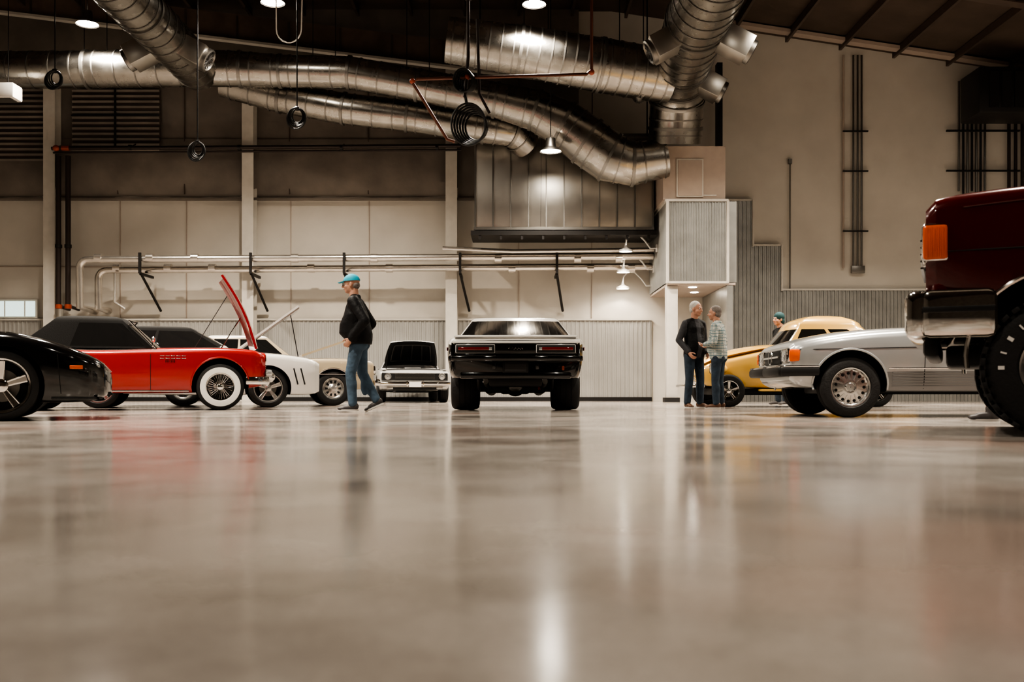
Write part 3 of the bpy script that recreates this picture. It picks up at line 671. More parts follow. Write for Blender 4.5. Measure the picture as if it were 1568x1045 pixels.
def truck():
    Z = .045; D = .11
    st = [(-2.75, .97, 1.30, .62, .0, .06), (-2.6, .99, 1.33, .60, .0, .06), (-1.0, 1.0, 1.36, .58, .0, .06), (-.2, 1.0, 1.44, .57, .0, .06), (.7, 1.0, 1.52, .57, .04, .1), (1.68, 1.0, 1.50, .60, .06, .1), (2.1, .995, 1.48, .68, .06, .09), (2.24+D, .98, 1.45, .84, .05, .09), (2.30+D, .95, 1.39, .88, .02, .08)]
    c = Car('maroon_pickup_truck', st, P_maroon, (1.68, .97), (3.20, 5.80), 156)
    R = .41; c.body([(1.68, R+.07, .50), (-1.68, R+.07, .50)], n=90); wheels(c, 1.68, -1.68, .985, R, .28, .22, 'rally', tread=True)
    mb = MB(); greenhouse(mb, .95, -.62, .35, -.52, .90, .72, 1.46, 1.98, .06, P_maroon, sides=((.86, 1),), zbr=1.40); mb.obj('cab', c.e)
    mb = MB()
    c.seam(mb, .82, .62, 1.44, r=.005); c.seam(mb, -.62, .62, 1.36, r=.005)
    c.lip(mb, 1.68, R+.07, .505, M_chrome, .016, -8, 188); c.lip(mb, -1.68, R+.07, .505, M_chrome, .016, -8, 188)
    c.line(mb, -2.6, 2.3, 1.12, .005, M_gap_hole)
    c.line(mb, -2.6, 2.2, (lambda x: c.par(x)[1]-.09), .006, P_maroon)
    for sd in (1, -1):
        mb.box((2.245+D, sd*.92, 1.135+Z), (.155, .13, .235), M_chrome, b=.02)
        mb.box((2.245+D, sd*.93, 1.135+Z), (.145, .135, .215), M_orange, b=.022)
        for k in range(5): mb.box((2.19+D+.025*k, sd*.999, 1.135+Z), (.006, .006, .19), M_orange, b=.002)
        mb.box((2.30+D, sd*.66, 1.135+Z), (.05, .34, .22), M_lens, b=.02)
        mb.box((2.17+D*.5, sd*1.0, .695+Z), (.42, .07, .29), M_chrome, b=.05)
        mb.box((2.17+D*.5, sd*1.037, .72+Z), (.40, .012, .035), M_blackp, b=.004)
    mb.box((2.34+D, 0, .695+Z), (.16, 2.02, .29), M_chrome, b=.05)
    mb.box((2.27+D, 0, .50+Z), (.10, 1.6, .12), M_blackp, b=.03)
    mb.box((2.30+D, 0, 1.13+Z), (.05, .96, .24), M_blackp, b=.02)
    for k in range(5): mb.box((2.335+D, 0, 1.04+Z+.045*k), (.02, .92, .012), M_chrome)
    mb.box((2.18+D, 0, .88), (.16, 1.9, .14), P_maroon, b=.03)
    mb.box((-2.85, 0, .66), (.16, 1.9, .2), M_chrome, b=.03)
    mb.box((0, 0, .50), (4.6, .9, .14), M_blackp, b=.03)
    mb.tube([(1.68, -.8, .42), (1.68, .8, .42)], .05, M_dark, 10); mb.ell((1.68, .2, .42), (.14, .16, .14), M_dark)
    for sd in (1, -1): mb.box((.85, sd*1.10, 1.56), (.1, .18, .2), M_blackp, b=.03)
    mb.obj('trim', c.e)
truck()

# ------------------------------------------------------------------ people (face +x)
def hand(mb, wrist, d, s, n, curl=.5):
    g = MB(); w = V(wrist); d = V(d).normalized(); s = V(s); s = (s-d*s.dot(d)).normalized(); n = V(n); n = (n-d*n.dot(d)-s*n.dot(s)).normalized()
    R = Matrix((d, s, n)).transposed()
    g.ell(w+d*.05, (.052, .041, .017), M_skin, 14, R); g.cap(w-d*.02, w+d*.02, .026, .024, M_skin, 10)
    for i, L in enumerate((.072, .080, .075, .058)):
        p = w+d*.085+s*(.029-.019*i); a = .15
        for k in range(3):
            a += curl*(.6+.15*k); q = p+(d*math.cos(a)+n*math.sin(a))*L*(.45, .32, .25)[k]
            g.cap(p, q, .0088-.001*k, .0080-.001*k, M_skin, 8); p = q
    p = w+d*.025+s*.03
    for k in range(3):
        q = p+(d*(.6+.15*k)+s*(.55-.25*k)+n*.35).normalized()*(.038, .030, .024)[k]; g.cap(p, q, .013-.0015*k, .0115-.0015*k, M_skin, 8); p = q
    vs, fs = remesh(g, .0045, 1); mb.add(vs, fs, M_skin)

def head(mb, c, yaw=0, pitch=0, hair='short', hairm=None, glasses=False):
    R = Matrix.Rotation(yaw, 3, 'Z') @ Matrix.Rotation(pitch, 3, 'Y'); c = V(c)
    def T(p): return c + R @ V(p)
    g = MB()
    g.ell(T((-.012, 0, .032)), (.100, .078, .098), M_skin, 24, R); g.ell(T((.022, 0, -.03)), (.076, .064, .085), M_skin, 24, R)
    g.ell(T((.045, 0, -.083)), (.045, .042, .034), M_skin, 16, R); g.ell(T((.005, 0, -.07)), (.06, .058, .045), M_skin, 16, R)
    for sd in (1, -1):
        g.ell(T((.055, sd*.038, -.03)), (.035, .026, .03), M_skin, 12, R); g.ell(T((-.008, sd*.077, -.008)), (.020, .010, .034), M_skin, 12, R)
    g.cap(T((.095, 0, .012)), T((.116, 0, -.026)), .009, .014, M_skin, 10); g.cap(T((.102, -.013, -.03)), T((.102, .013, -.03)), .009, .009, M_skin, 8)
    g.cap(T((.084, -.036, .030)), T((.084, .036, .030)), .011, .011, M_skin, 10)
    g.cap(T((.088, -.016, -.062)), T((.088, .016, -.062)), .009, .009, M_skin, 8)
    g.cap(T((-.025, 0, -.06)), c+V((-.045, 0, -.20)), .058, .064, M_skin, 16)
    vs, fs = remesh(g, .0065, 2); mb.add(vs, fs, M_skin)
    for sd in (1, -1):
        mb.ell(T((.084, sd*.031, .008)), (.012, .014, .009), M_eye, 12, R); mb.ell(T((.094, sd*.031, .008)), (.004, .006, .006), M_iris, 10, R)
        mb.cap(T((.093, sd*.018, .028)), T((.088, sd*.046, .027)), .004, .003, hairm or M_hairg, 6)
    mb.cap(T((.096, -.02, -.062)), T((.096, .02, -.062)), .004, .004, M_lip, 6)
    if glasses:
        for sd in (1, -1):
            pts = [T((.106, sd*.033+.022*math.cos(a), .006+.017*math.sin(a))) for a in np.linspace(0, 2*math.pi, 13)[:-1]]; mb.tube(pts, .002, M_dark, 5, closed=True)
            mb.tube([T((.104, sd*.055, .012)), T((-.005, sd*.083, .014))], .002, M_dark, 5)
    h = MB(); hm = hairm or M_hairg
    if hair == 'short':
        h.ell(T((-.026, 0, .048)), (.100, .083, .094), hm, 24, R); h.ell(T((-.055, 0, -.01)), (.062, .074, .075), hm, 20, R)
        vs, fs = remesh(h, .008, 2); mb.add(vs, fs, hm)
    if hair == 'cap':
        h.ell(T((-.055, 0, -.015)), (.060, .072, .06), hm, 20, R); vs, fs = remesh(h, .008, 2); mb.add(vs, fs, hm)
        vs = []; n = 28; k = 9
        for i in range(k):
            ph = math.radians(92-i*11.5 if i < k-1 else 0.5)
            for j in range(n):
                th = 2*math.pi*j/n; vs.append(T((-.01+.110*math.sin(ph)*math.cos(th), .090*math.sin(ph)*math.sin(th), .045+.092*math.cos(ph))))
        fs = [(i*n+j, i*n+(j+1) % n, (i+1)*n+(j+1) % n, (i+1)*n+j) for i in range(k-1) for j in range(n)] + [tuple((k-1)*n+j for j in range(n))]
        mb.add(vs, fs, M_cap); mb.ell(T((-.01, 0, .138)), (.008, .008, .005), M_cap, 8)
        top = []
        for i in range(7):
            x = .085+.085*i/6
            for j in range(-5, 6):
                y = .072*(j/5)*math.sqrt(max(0, 1-(i/6)**2*.75)); top.append(T((x, y, .050-.018*i/6-.25*y*y*10*.5)))
        o = len(top); vs = top + [p - R @ V((0, 0, .005)) for p in top]
        fs = []
        for i in range(6):
            for j in range(10):
                a = i*11+j; fs += [(a, a+1, a+12, a+11), (a+o, a+11+o, a+12+o, a+1+o)]
        for i in range(6): fs += [(i*11, i*11+11, i*11+11+o, i*11+o), (i*11+10, i*11+10+o, i*11+21+o, i*11+21)]
        for j in range(10): fs += [(66+j, 67+j, 67+j+o, 66+j+o)]
        mb.add(vs, fs, M_cap)
    if hair == 'beanie':
        h.ell(T((-.015, 0, .05)), (.108, .090, .10), hm, 24, R); h.ell(T((-.05, 0, -.02)), (.07, .08, .09), hm, 20, R); vs, fs = remesh(h, .008, 2); mb.add(vs, fs, hm)

def shoe(mb, ank, toe_dir, pitch=0, m=None):
    a = V(ank); d = V(toe_dir).normalized(); R = Matrix.Rotation(math.atan2(d.y, d.x), 3, 'Z') @ Matrix.Rotation(pitch, 3, 'Y')
    g = MB()
    def T(p): return a + R @ V(p)
    g.ell(T((-.02, 0, -.03)), (.06, .042, .055), m, 16, R); g.ell(T((.06, 0, -.048)), (.09, .044, .04), m, 16, R); g.ell(T((.14, 0, -.058)), (.06, .046, .028), m, 16, R); g.cap(T((0, 0, .03)), T((-.01, 0, -.03)), .045, .045, m, 12)
    vs, fs = remesh(g, .009, 2); mb.add(vs, fs, m)
    n = 20; vs = []
    for z in (-.088, -.068):
        for j in range(n):
            th = 2*math.pi*j/n; vs.append(T((.06+.135*math.cos(th), .046*math.sin(th)*(1+.12*math.cos(th)), z)))
    mb.add(vs, [(j, (j+1) % n, n+(j+1) % n, n+j) for j in range(n)] + [tuple(range(n)), tuple(range(n, 2*n))], M_sole)

def person(name, loc, rz, scale=1.0, hips=.93, legs=None, arms=None, headp=(.06, 0, 1.66), head_kw=None, top=None, sleeve=None, pants=None, shoem=None, belly=0.02, shorts=False, vest=None, hands=True, hem=.86, bulk=1.0):
    mb = MB(); sleeve = sleeve or top
    g = MB(); g.ell((0, 0, hips+.02), (.125, .165, .13), pants, 20); g.ell((-.04, .07, hips-.04), (.10, .09, .10), pants, 16); g.ell((-.04, -.07, hips-.04), (.10, .09, .10), pants, 16)
    for sd, kn, an, td, pt in legs:
        hp = (0, sd*.09, hips-.04); g.cap(hp, kn, .098, .070, pants, 16)
        if not shorts: g.cap(kn, V(an)+V((0, 0, .01)), .070, .060, pants, 16); g.ell(V(kn)+V((-.03, 0, -.16)), (.058, .060, .13), pants, 16)
    vs, fs = remesh(g, .013, 3); mb.add(vs, fs, pants)
    if shorts:
        g = MB()
        for sd, kn, an, td, pt in legs: g.cap(V(kn)+V((0, 0, .1)), kn, .055, .052, M_skin); g.cap(kn, an, .052, .035, M_skin); g.ell(V(kn)+V((-.03, 0, -.14)), (.045, .045, .10), M_skin)
        vs, fs = remesh(g, .010, 3); mb.add(vs, fs, M_skin)
    for sd, kn, an, td, pt in legs: shoe(mb, an, td, pt, shoem or M_shoe)
    nb = V((headp[0]-.05, headp[1], headp[2]-.17)); g = MB(); B = bulk
    levels = [(hem, .138*B, .178*B, 0), (hem+.06, .145*B, .182*B, .0), (1.02, (.135+belly)*B, .172*B, .2), (1.14, (.128+belly*.8)*B, .174*B, .4), (1.26, .132*B, .184*B, .65), (1.36, .125, .185, .85), (1.43, .095, .150, .95), (1.49, .065, .085, 1)]
    n = 28; vs = []
    for z, rx, ry, t in levels:
        cx = nb.x*t
        for j in range(n):
            th = 2*math.pi*j/n; c_, s_ = math.cos(th), math.sin(th)
            vs.append((cx + (belly*.6 if .95 < z < 1.2 else 0) + rx*abs(c_)**.85*(1 if c_ > 0 else -1), ry*abs(s_)**.85*(1 if s_ > 0 else -1), z))
    fs = [(i*n+j, i*n+(j+1) % n, (i+1)*n+(j+1) % n, (i+1)*n+j) for i in range(len(levels)-1) for j in range(n)] + [tuple(range(n-1, -1, -1)), tuple((len(levels)-1)*n+j for j in range(n))]
    g.add(vs, fs, top)
    g.tube([V((nb.x, 0, 1.45)), V((nb.x-.005, 0, 1.535))], [.088, .066], top, 20)
    sh = []
    for sd, el, wr in arms:
        s0 = V((nb.x-.01, sd*.175, 1.425)); g.cap(V((nb.x, sd*.07, 1.46)), s0, .065, .068, top, 14); sh.append(s0)
        g.cap(s0, el, .068*B, .056*B, sleeve, 14); g.cap(el, wr, .056*B, .043*B, sleeve, 14)
    vs, fs = remesh(g, .013, 3)
    segs = [(s0, V(el), V(wr)) for s0, (sd, el, wr) in zip(sh, arms)]
    ms = []
    for f in fs:
        c = sum((vs[i] for i in f), V())/len(f); m = top
        if vest is not None:
            if abs(c.y) > .185 or any((c-(b+(e-b)*max(0, min(1, (c-b).dot(e-b)/(e-b).length_squared)))).length < .062 for a, b, e in segs): m = sleeve
            elif c.x > nb.x*.5 and abs(c.y) < .045: m = sleeve
        ms.append(m)
    mb.add(vs, fs, ms)
    if hands:
        for sd, el, wr in arms:
            d = (V(wr)-V(el)).normalized(); hand(mb, V(wr)+d*.02, d, V((1, 0, 0.1)), V((0, -sd, 0)), .45)
    head(mb, headp, **(head_kw or {}))
    mb.tube([(.12, -.012, hips+.06), (.13, 0, hips+.065), (.12, .012, hips+.06)], .015, M_duct2, 8)
    zmin = min(v.z for v in mb.v)
    for v in mb.v: v.z -= zmin
    o = mb.obj(name, None, loc, rz, ang=60); o.scale = (scale,)*3
    return o

person('walking_man_in_cap', (-2.00, 13.0, 0), math.radians(178), 1.0,
       legs=[(1, (.09, .10, .50), (.06, .10, .10), (1, .05, 0), 0), (-1, (-.03, -.10, .50), (-.21, -.10, .15), (1, -.05, 0), .42)],
       arms=[(1, (-.13, .275, 1.17), (.05, .22, .955)), (-1, (-.12, -.27, 1.17), (.06, -.22, .96))],
       headp=(.10, 0, 1.665), head_kw=dict(hair='cap', hairm=M_hairg, glasses=True, pitch=.06), top=M_jacket, pants=M_jeans, belly=.045, hem=.88, bulk=1.2)
person('vest_man', (3.06, 16.75, 0), math.radians(-62), 1.0,
       legs=[(1, (.02, .12, .50), (0, .13, .10), (1, .2, 0), 0), (-1, (.02, -.11, .50), (-.01, -.13, .10), (1, -.2, 0), 0)],
       arms=[(1, (-.06, .27, 1.15), (.10, .20, .95)), (-1, (-.06, -.27, 1.15), (.10, -.20, .95))],
       headp=(.06, 0, 1.67), head_kw=dict(hair='short', hairm=M_hairw, yaw=.35, pitch=.1), top=M_jacket, sleeve=M_grey, vest=True, pants=M_jeansd, shoem=M_boot, belly=.03)
person('plaid_shirt_man', (3.38, 16.3, 0), math.radians(150), .945,
       legs=[(1, (.02, .11, .50), (0, .12, .10), (1, .2, 0), 0), (-1, (.02, -.11, .50), (-.01, -.12, .10), (1, -.2, 0), 0)],
       arms=[(1, (-.02, .28, 1.15), (.20, .12, 1.12)), (-1, (-.02, -.28, 1.15), (.20, -.10, 1.10))],
       headp=(.07, 0, 1.66), head_kw=dict(hair='short', hairm=M_hairg, yaw=.1), top=M_plaid, pants=M_jeansd, shoem=M_boot, belly=.04)
person('beanie_visitor', (5.5, 20.3, 0), math.radians(200), 1.06,
       legs=[(1, (.02, .11, .50), (0, .12, .10), (1, .2, 0), 0), (-1, (.02, -.11, .50), (-.01, -.12, .10), (1, -.2, 0), 0)],
       arms=[(1, (-.06, .27, 1.15), (.08, .22, .92)), (-1, (-.06, -.27, 1.15), (.08, -.22, .92))],
       headp=(.07, 0, 1.66), head_kw=dict(hair='beanie', hairm=M_teal), top=M_jacket, pants=M_jeansd)
person('standing_visitor', (4.42, 9.2, 0), math.radians(160), .98,
       legs=[(1, (.02, .10, .50), (0, .10, .10), (1, .1, 0), 0), (-1, (.02, -.10, .50), (-.01, -.11, .10), (1, -.1, 0), 0)],
       arms=[(1, (-.05, .26, 1.15), (.06, .22, .92)), (-1, (-.05, -.26, 1.15), (.06, -.22, .92))],
       headp=(.06, 0, 1.66), head_kw=dict(hair='short', hairm=M_hairg), top=M_grey, pants=M_boot, shorts=True)

# ------------------------------------------------------------------ room shell
XL, XR, YB, YF = -20.0, 20.0, 30.0, -12.0
mb = MB(); mb.box((0, (YB+YF)/2, -.1), (XR-XL+.6, YB-YF+.6, .2), M_floor); mb.obj('floor')
mb = MB(); mb.box((0, YB+.1, 3.9), (XR-XL, .2, 7.8), M_wall)
mb.box((-9, YB+.02, 9.9), (22.0, .36, 4.2), M_fabric)
mb.box((11, YB+.1, 9.9), (18, .2, 4.2), M_wall); mb.obj('wall_back')
mb = MB(); mb.box((XL-.1, (YB+YF)/2, 6), (.2, YB-YF, 12.4), M_wall); mb.obj('wall_left')
mb = MB(); mb.box((XR+.1, (YB+YF)/2, 6), (.2, YB-YF, 12.4), M_wall); mb.obj('wall_right')
mb = MB(); mb.box((0, YF-.1, 6), (XR-XL, .2, 12.4), M_fabric); mb.obj('wall_front')
def zc(x): return 11.75 if x < 3 else 11.75-(x-3)*.15
mb = MB()
vs = [(XL, YF, 11.75), (3, YF, 11.75), (XR, YF, zc(XR)), (XL, YB, 11.75), (3, YB, 11.75), (XR, YB, zc(XR))]
vs += [(v[0], v[1], v[2]+.3) for v in vs]
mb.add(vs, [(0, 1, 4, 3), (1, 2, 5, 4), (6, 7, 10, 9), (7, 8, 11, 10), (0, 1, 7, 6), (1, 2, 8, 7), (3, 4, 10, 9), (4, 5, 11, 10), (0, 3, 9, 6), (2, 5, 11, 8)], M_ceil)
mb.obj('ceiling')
mb = MB()
for x in np.arange(-19, 20, 1.6): mb.box((x, 9, zc(x)-.13), (.08, 41.5, .22), M_brown)
mb.obj('ceiling_purlins')
for y in (-6, 0, 6, 12, 18, 24):
    mb = MB()
    for x0, x1 in ((-19.9, 3), (3, 19.9)):
        for zo, w, h in ((-.28, .30, .04), (-.75, .30, .04), (-.5, .03, .5)):
            L = math.hypot(x1-x0, zc(x1)-zc(x0)); a = math.atan2(zc(x1)-zc(x0), x1-x0)
            mb.box(((x0+x1)/2, y, (zc(x0)+zc(x1))/2+zo), (L, w, h), M_brown, Matrix.Rotation(-a, 3, 'Y'))
    mb.obj('roof_rafter')
mb = MB()
def beam(mb, p, q, w, h, m):
    p, q = V(p), V(q); d = q-p; a = math.atan2(d.z, d.x); mb.box((p+q)/2, (d.length, w, h), m, Matrix.Rotation(-a, 3, 'Y'))
beam(mb, (-15, 29.0, 11.35), (3.0, 29.0, 9.15), .22, .07, M_col); beam(mb, (-15, 29.0, 11.75), (3.0, 29.0, 9.55), .05, .75, M_web)
for x in np.arange(-14, 3, 1.5):
    z = 11.35-(x+15)*.1222; mb.box((x, 28.96, z+.38), (.05, .05, .70), M_brown)
mb.obj('gable_beam')
mb = MB(); beam(mb, (6.3, 29.3, 11.15), (19.8, 29.3, 9.1), .3, .10, M_beige)
mb.obj('eave_beam')
for x in (-13.66, -7.80, -1.79):
    mb = MB()
    for y in (29.38, 29.78): mb.box((x, y, 4.9), (.34, .03, 9.8), M_col)
    mb.box((x, 29.58, 4.9), (.03, .4, 9.8), M_col); mb.box((x, 29.55, .02), (.5, .5, .04), M_col); mb.obj('steel_column')
mb = MB()
for z, t in ((6.05, .10), (7.1, .05)): mb.box((-8.0, 29.80, z), (24, .08, t), M_fabric, b=.02)
for x in (-15.5, -11.8, -9.8, -6.66, -4.3, .2, 2.4): mb.box((x, 29.985, 4.3), (.02, .03, 3.6), M_beige); mb.box((x, 29.80, 8), (.03, .03, 3.6), M_brown)
mb.box((-8.0, 29.975, 4.05), (24, .03, .02), M_beige)
mb.obj('wall_panel_joints')
mb = MB()
n = 240; vs = []
for i in range(n+1):
    x = -19.9+23.5*i/n; b = .05*math.sin(x*2.1)+.03*math.sin(x*5.3)
    for k, (z, y) in enumerate(((7.85, 29.80), (7.0, 29.66+b*.6), (6.5, 29.72-b), (6.12, 29.86))): vs.append((x, y, z+b*.4*(k > 0)))
mb.add(vs, [(i*4+k, (i+1)*4+k, (i+1)*4+k+1, i*4+k+1) for i in range(n) for k in range(3)], M_fabric); mb.obj('insulation_drape')

def corr(mb, p0, p1, z0, z1, pitch, amp, m):
    p0 = V(p0); p1 = V(p1); d = (p1-p0); L = d.length; d.normalize(); nr = V((d.y, -d.x, 0)); k = int(L/pitch); vs = []
    pr = ((0, 0), (.30, 0), (.42, 1), (.72, 1), (.86, 0))
    pts = []
    for i in range(k):
        for u, a in pr: pts.append((i+u, a))
    pts.append((k, 0))
    for u, a in pts:
        q = p0+d*(u*L/k)+nr*(a*amp); vs += [(q.x, q.y, z0), (q.x, q.y, z1)]
    mb.add(vs, [(2*i, 2*i+2, 2*i+3, 2*i+1) for i in range(len(pts)-1)], m)
mb = MB(); corr(mb, (-20, 29.93, 0), (4.2, 29.93, 0), .12, 2.43, .13, .018, M_wains); mb.box((-7.9, 29.92, 2.45), (24.2, .08, .05), M_col); mb.obj('corrugated_wainscot')
mb = MB(); mb.box((-7.9, 29.92, .06), (24.2, .10, .12), M_dark); mb.obj('baseboard_back')
mb = MB()
for x0, x1, z1 in ((6.0, 7.2, 6.0), (7.2, 8.06, 4.65), (8.06, 20, 3.32)):
    corr(mb, (x0, 29.78, 0), (x1, 29.78, 0), 0, z1, .11, .025, M_corr); mb.box(((x0+x1)/2, 29.84, z1+.015), (x1-x0, .2, .05), M_col)
for x, z0, z1 in ((7.2, 4.65, 6.0), (8.06, 3.32, 4.65)): mb.box((x, 29.8, (z0+z1)/2), (.05, .2, z1-z0+.05), M_col)
mb.obj('corrugated_stair_wall')
BX0, BX1, BY = 4.14, 6.0, 26.5
mb = MB(); mb.box(((BX0+BX1)/2+.02, 28.27, 4.28), (BX1-BX0-.06, 3.42, 2.16), M_corr)
corr(mb, (BX0, BY+.02, 0), (5.72, BY+.02, 0), 3.2, 5.36, .085, .02, M_corr); corr(mb, (BX0, 29.9, 0), (BX0, BY+.02, 0), 3.2, 5.36, .085, .02, M_corr)
mb.box((4.93, BY+.02, 5.38), (1.66, .10, .06), M_col); mb.box((4.93, BY+.02, 3.19), (1.66, .10, .06), M_col); mb.box((BX0, BY, 4.28), (.07, .07, 2.2), M_col); mb.box((5.74, BY, 4.28), (.07, .07, 2.2), M_col)
mb.box((BX0-.02, 28.2, 5.38), (.08, 3.4, .06), M_col)
mb.box((5.05, 28.2, 3.15), (1.8, 3.4, .06), M_beige)
mb.obj('corrugated_mezzanine')
mb = MB(); mb.box((4.86, 28.2, 6.12), (1.66, 3.3, 1.42), M_beige); mb.box((4.74, 26.53, 5.98), (.72, .04, 1.02), M_col, b=.01); mb.box((4.74, 26.505, 5.98), (.64, .03, .94), M_beige, b=.008)
mb.box((5.0, BY+.05, 5.52), (.9, .03, .03), M_col); mb.obj('mechanical_room')
mb = MB(); mb.box((4.28, 26.75, 1.56), (.30, .30, 3.10), M_col, b=.01); mb.box((4.28, 26.75, .06), (.40, .40, .12), M_dark); mb.obj('mezzanine_post')
mb = MB(); mb.box((5.80, 28.2, 1.56), (.16, 3.4, 3.10), M_corr); mb.obj('wall_partition')
for x, y in ((4.9, 27.0), (5.2, 28.4)):
    e = empty('recessed_downlight', (x, y, 3.12)); mb = MB(); mb.lathe([(0, .11), (-.01, .11), (-.012, .005)], (0, 0, 0), (0, 0, 1), M_lampS, 20); mb.obj('lens', e)
    ld = bpy.data.lights.new('bulb', 'SPOT'); ld.energy = 60; ld.color = (1, .86, .68); ld.spot_size = 1.9; ld.shadow_soft_size = .08; lo = bpy.data.objects.new('bulb', ld); bpy.context.scene.collection.objects.link(lo); lo.parent = e; lo.location = (0, 0, -.05)
mb = MB(); mb.box((6.13, 29.5, 7.7), (.16, .3, 4.6), M_dark); mb.obj('dark_corner_post')

mb = MB()
for x0, x1, z0, z1 in ((-13.1, -10.5, 7.5, 9.3), (-19, -13.95, 7.2, 9.3)):
    mb.box(((x0+x1)/2, 29.72, (z0+z1)/2), (x1-x0, .06, z1-z0), M_brown)
    z = z0
    while z < z1: mb.box(((x0+x1)/2, 29.66, z), (x1-x0, .07, .07), M_fabric, Matrix.Rotation(.5, 3, 'X')); z += .16
mb.box((-11.8, 29.6, 8.4), (.05, .05, 1.8), M_dark); mb.box((-11.8, 29.6, 8.5), (2.6, .05, .05), M_dark)
mb.obj('wall_louvres')
mb = MB(); mb.box((-14.9, 29.90, 2.77), (1.3, .06, .56), M_col); mb.box((-14.9, 29.86, 2.77), (1.18, .03, .46), M_win)
for x in (-14.6, -15.2): mb.box((x, 29.84, 2.77), (.03, .03, .46), M_col)
mb.obj('window_1')
mb = MB(); mb.box((-13.2, 25.5, 7.95), (1.1, .5, .38), M_enamel, b=.04); mb.box((-13.2, 25.5, 7.75), (.9, .4, .02), M_duct2); mb.tube([(-13.5, 25.5, 8.1), (-13.5, 25.5, 11.5)], .012, M_dark, 6); mb.tube([(-12.9, 25.5, 8.1), (-12.9, 25.5, 11.5)], .012, M_dark, 6)
mb.obj('unit_heater')

mb = MB()
mb.tube([(-13.5, 29.2, 7.42), (-1.5, 29.2, 7.50)], .055, M_iron, 12); mb.tube([(-13.5, 29.3, 7.32), (-1.5, 29.3, 7.40)], .03, M_iron, 10)
for x in (-13.3, -13.02):
    mb.tube([(x, 29.2, 2.8), (x, 29.2, 7.2)], .075, M_iron, 12)
    mb.tube([(x, 29.2, 2.72), (x, 29.2, 2.84)], .10, M_red, 12); mb.tube([(x, 29.2, 4.5), (x, 29.2, 4.6)], .10, M_dark, 12); mb.tube([(x, 29.2, 2.8), (x+.02, 29.88, 2.75)], .05, M_iron, 10)
mb.ell((-13.35, 29.15, 7.42), (.10, .09, .09), M_red); mb.tube([(-13.2, 29.2, 7.43), (-12.98, 29.2, 7.43)], .075, M_red, 10)
for x in (-11.2, -8, -5, -2.2): mb.tube([(x, 29.2, 7.45), (x, 29.62, 7.65)], .02, M_dark, 6); mb.tube([(x-.04, 29.2, 7.45), (x+.04, 29.2, 7.45)], .08, M_dark, 12)
mb.obj('sprinkler_main')
mb = MB()
def arc(c, r, a0, a1, n=8):
    return [(c[0]+r*math.cos(math.radians(a0+(a1-a0)*i/n)), c[1], c[2]+r*math.sin(math.radians(a0+(a1-a0)*i/n))) for i in range(n+1)]
mb.tube([(4.1, 28.9, 4.22), (-12.3, 28.9, 4.12)] + arc((-12.3, 28.9, 3.87), .25, 90, 180) + [(-12.55, 28.9, 2.75), (-12.5, 29.88, 2.7)], .105, M_pipe, 16)
mb.tube([(4.1, 29.25, 3.96), (-11.9, 29.25, 3.86)] + arc((-11.9, 29.25, 3.6), .25, 90, 180) + [(-12.15, 29.25, 2.75), (-12.1, 29.88, 2.7)], .105, M_pipe, 16)
mb.tube([(-2, 28.7, 4.42), (0, 28.7, 4.33), (4.1, 28.7, 4.38)], .06, M_pipe, 12)
mb.tube([(-11.6, 29.1, 3.75), (-11.6, 29.1, 2.9), (-11.3, 29.1, 2.7)], .05, M_pipe, 10)
for x in (-12, -10.5, -9.2, -6.3, -4.0, -.4, 1.9, 3.1): mb.tube([(x-.1, 28.9, 4.16), (x+.1, 28.9, 4.16)], .13, M_pipe, 16); mb.tube([(x+.3, 29.25, 3.91), (x+.5, 29.25, 3.91)], .13, M_pipe, 16)
mb.obj('aluminium_clad_pipes')
for x in (-10.75, -7.55, -4.85, -1.5, 1.3):
    mb = MB(); mb.box((x, 29.3, 3.70), (.07, 1.0, .07), M_dark); mb.box((x, 28.75, 4.0), (.07, .07, .6), M_dark)
    p, q = V((x, 28.85, 3.7)), V((x+.22, 29.86, 2.7)); mb.tube([p, q], .04, M_dark, 6); mb.obj('pipe_bracket')
mb = MB()
for x, z0, z1, r in ((9.95, 4.0, 10.4, .035), (10.25, 3.9, 10.4, .03), (10.38, 3.9, 10.4, .03), (10.5, 3.9, 10.4, .03), (8.35, 3.3, 7.2, .02)): mb.tube([(x, 29.9, z0), (x, 29.9, z1)], r, M_duct2 if r < .034 else M_beige, 8)
for z in (8.1, 6.9, 5.1): mb.box((10.3, 29.85, z), (.75, .06, .04), M_dark)
mb.box((10.38, 29.88, 3.95), (.4, .1, .22), M_duct2, b=.01); mb.box((8.35, 29.9, 7.2), (.1, .1, .14), M_duct2)
mb.obj('wall_conduits')
mb = MB()
for k in range(7): mb.tube([(13.4+.13*k, 29.85, 6.3-.25*(k % 3)), (13.4+.13*k, 29.85, 9.6)], .035, M_dark if k % 2 else M_duct2, 8)
for k in range(3): mb.tube([(14.9+.2*k, 29.85, 6.2), (14.9+.2*k, 29.85, 9.4)], .05, M_iron, 8)
for z in (8.1, 6.9): mb.box((14.1, 29.8, z), (2.2, .06, .05), M_dark)
mb.obj('conduit_bundle')
mb = MB(); mb.box((14.6, 28.3, 8.7), (3.2, 1.2, 1.3), M_dark, b=.05)
for k in range(8): mb.box((13.4+.35*k, 27.68, 8.7), (.25, .04, 1.0), M_dark)
mb.obj('air_handler')

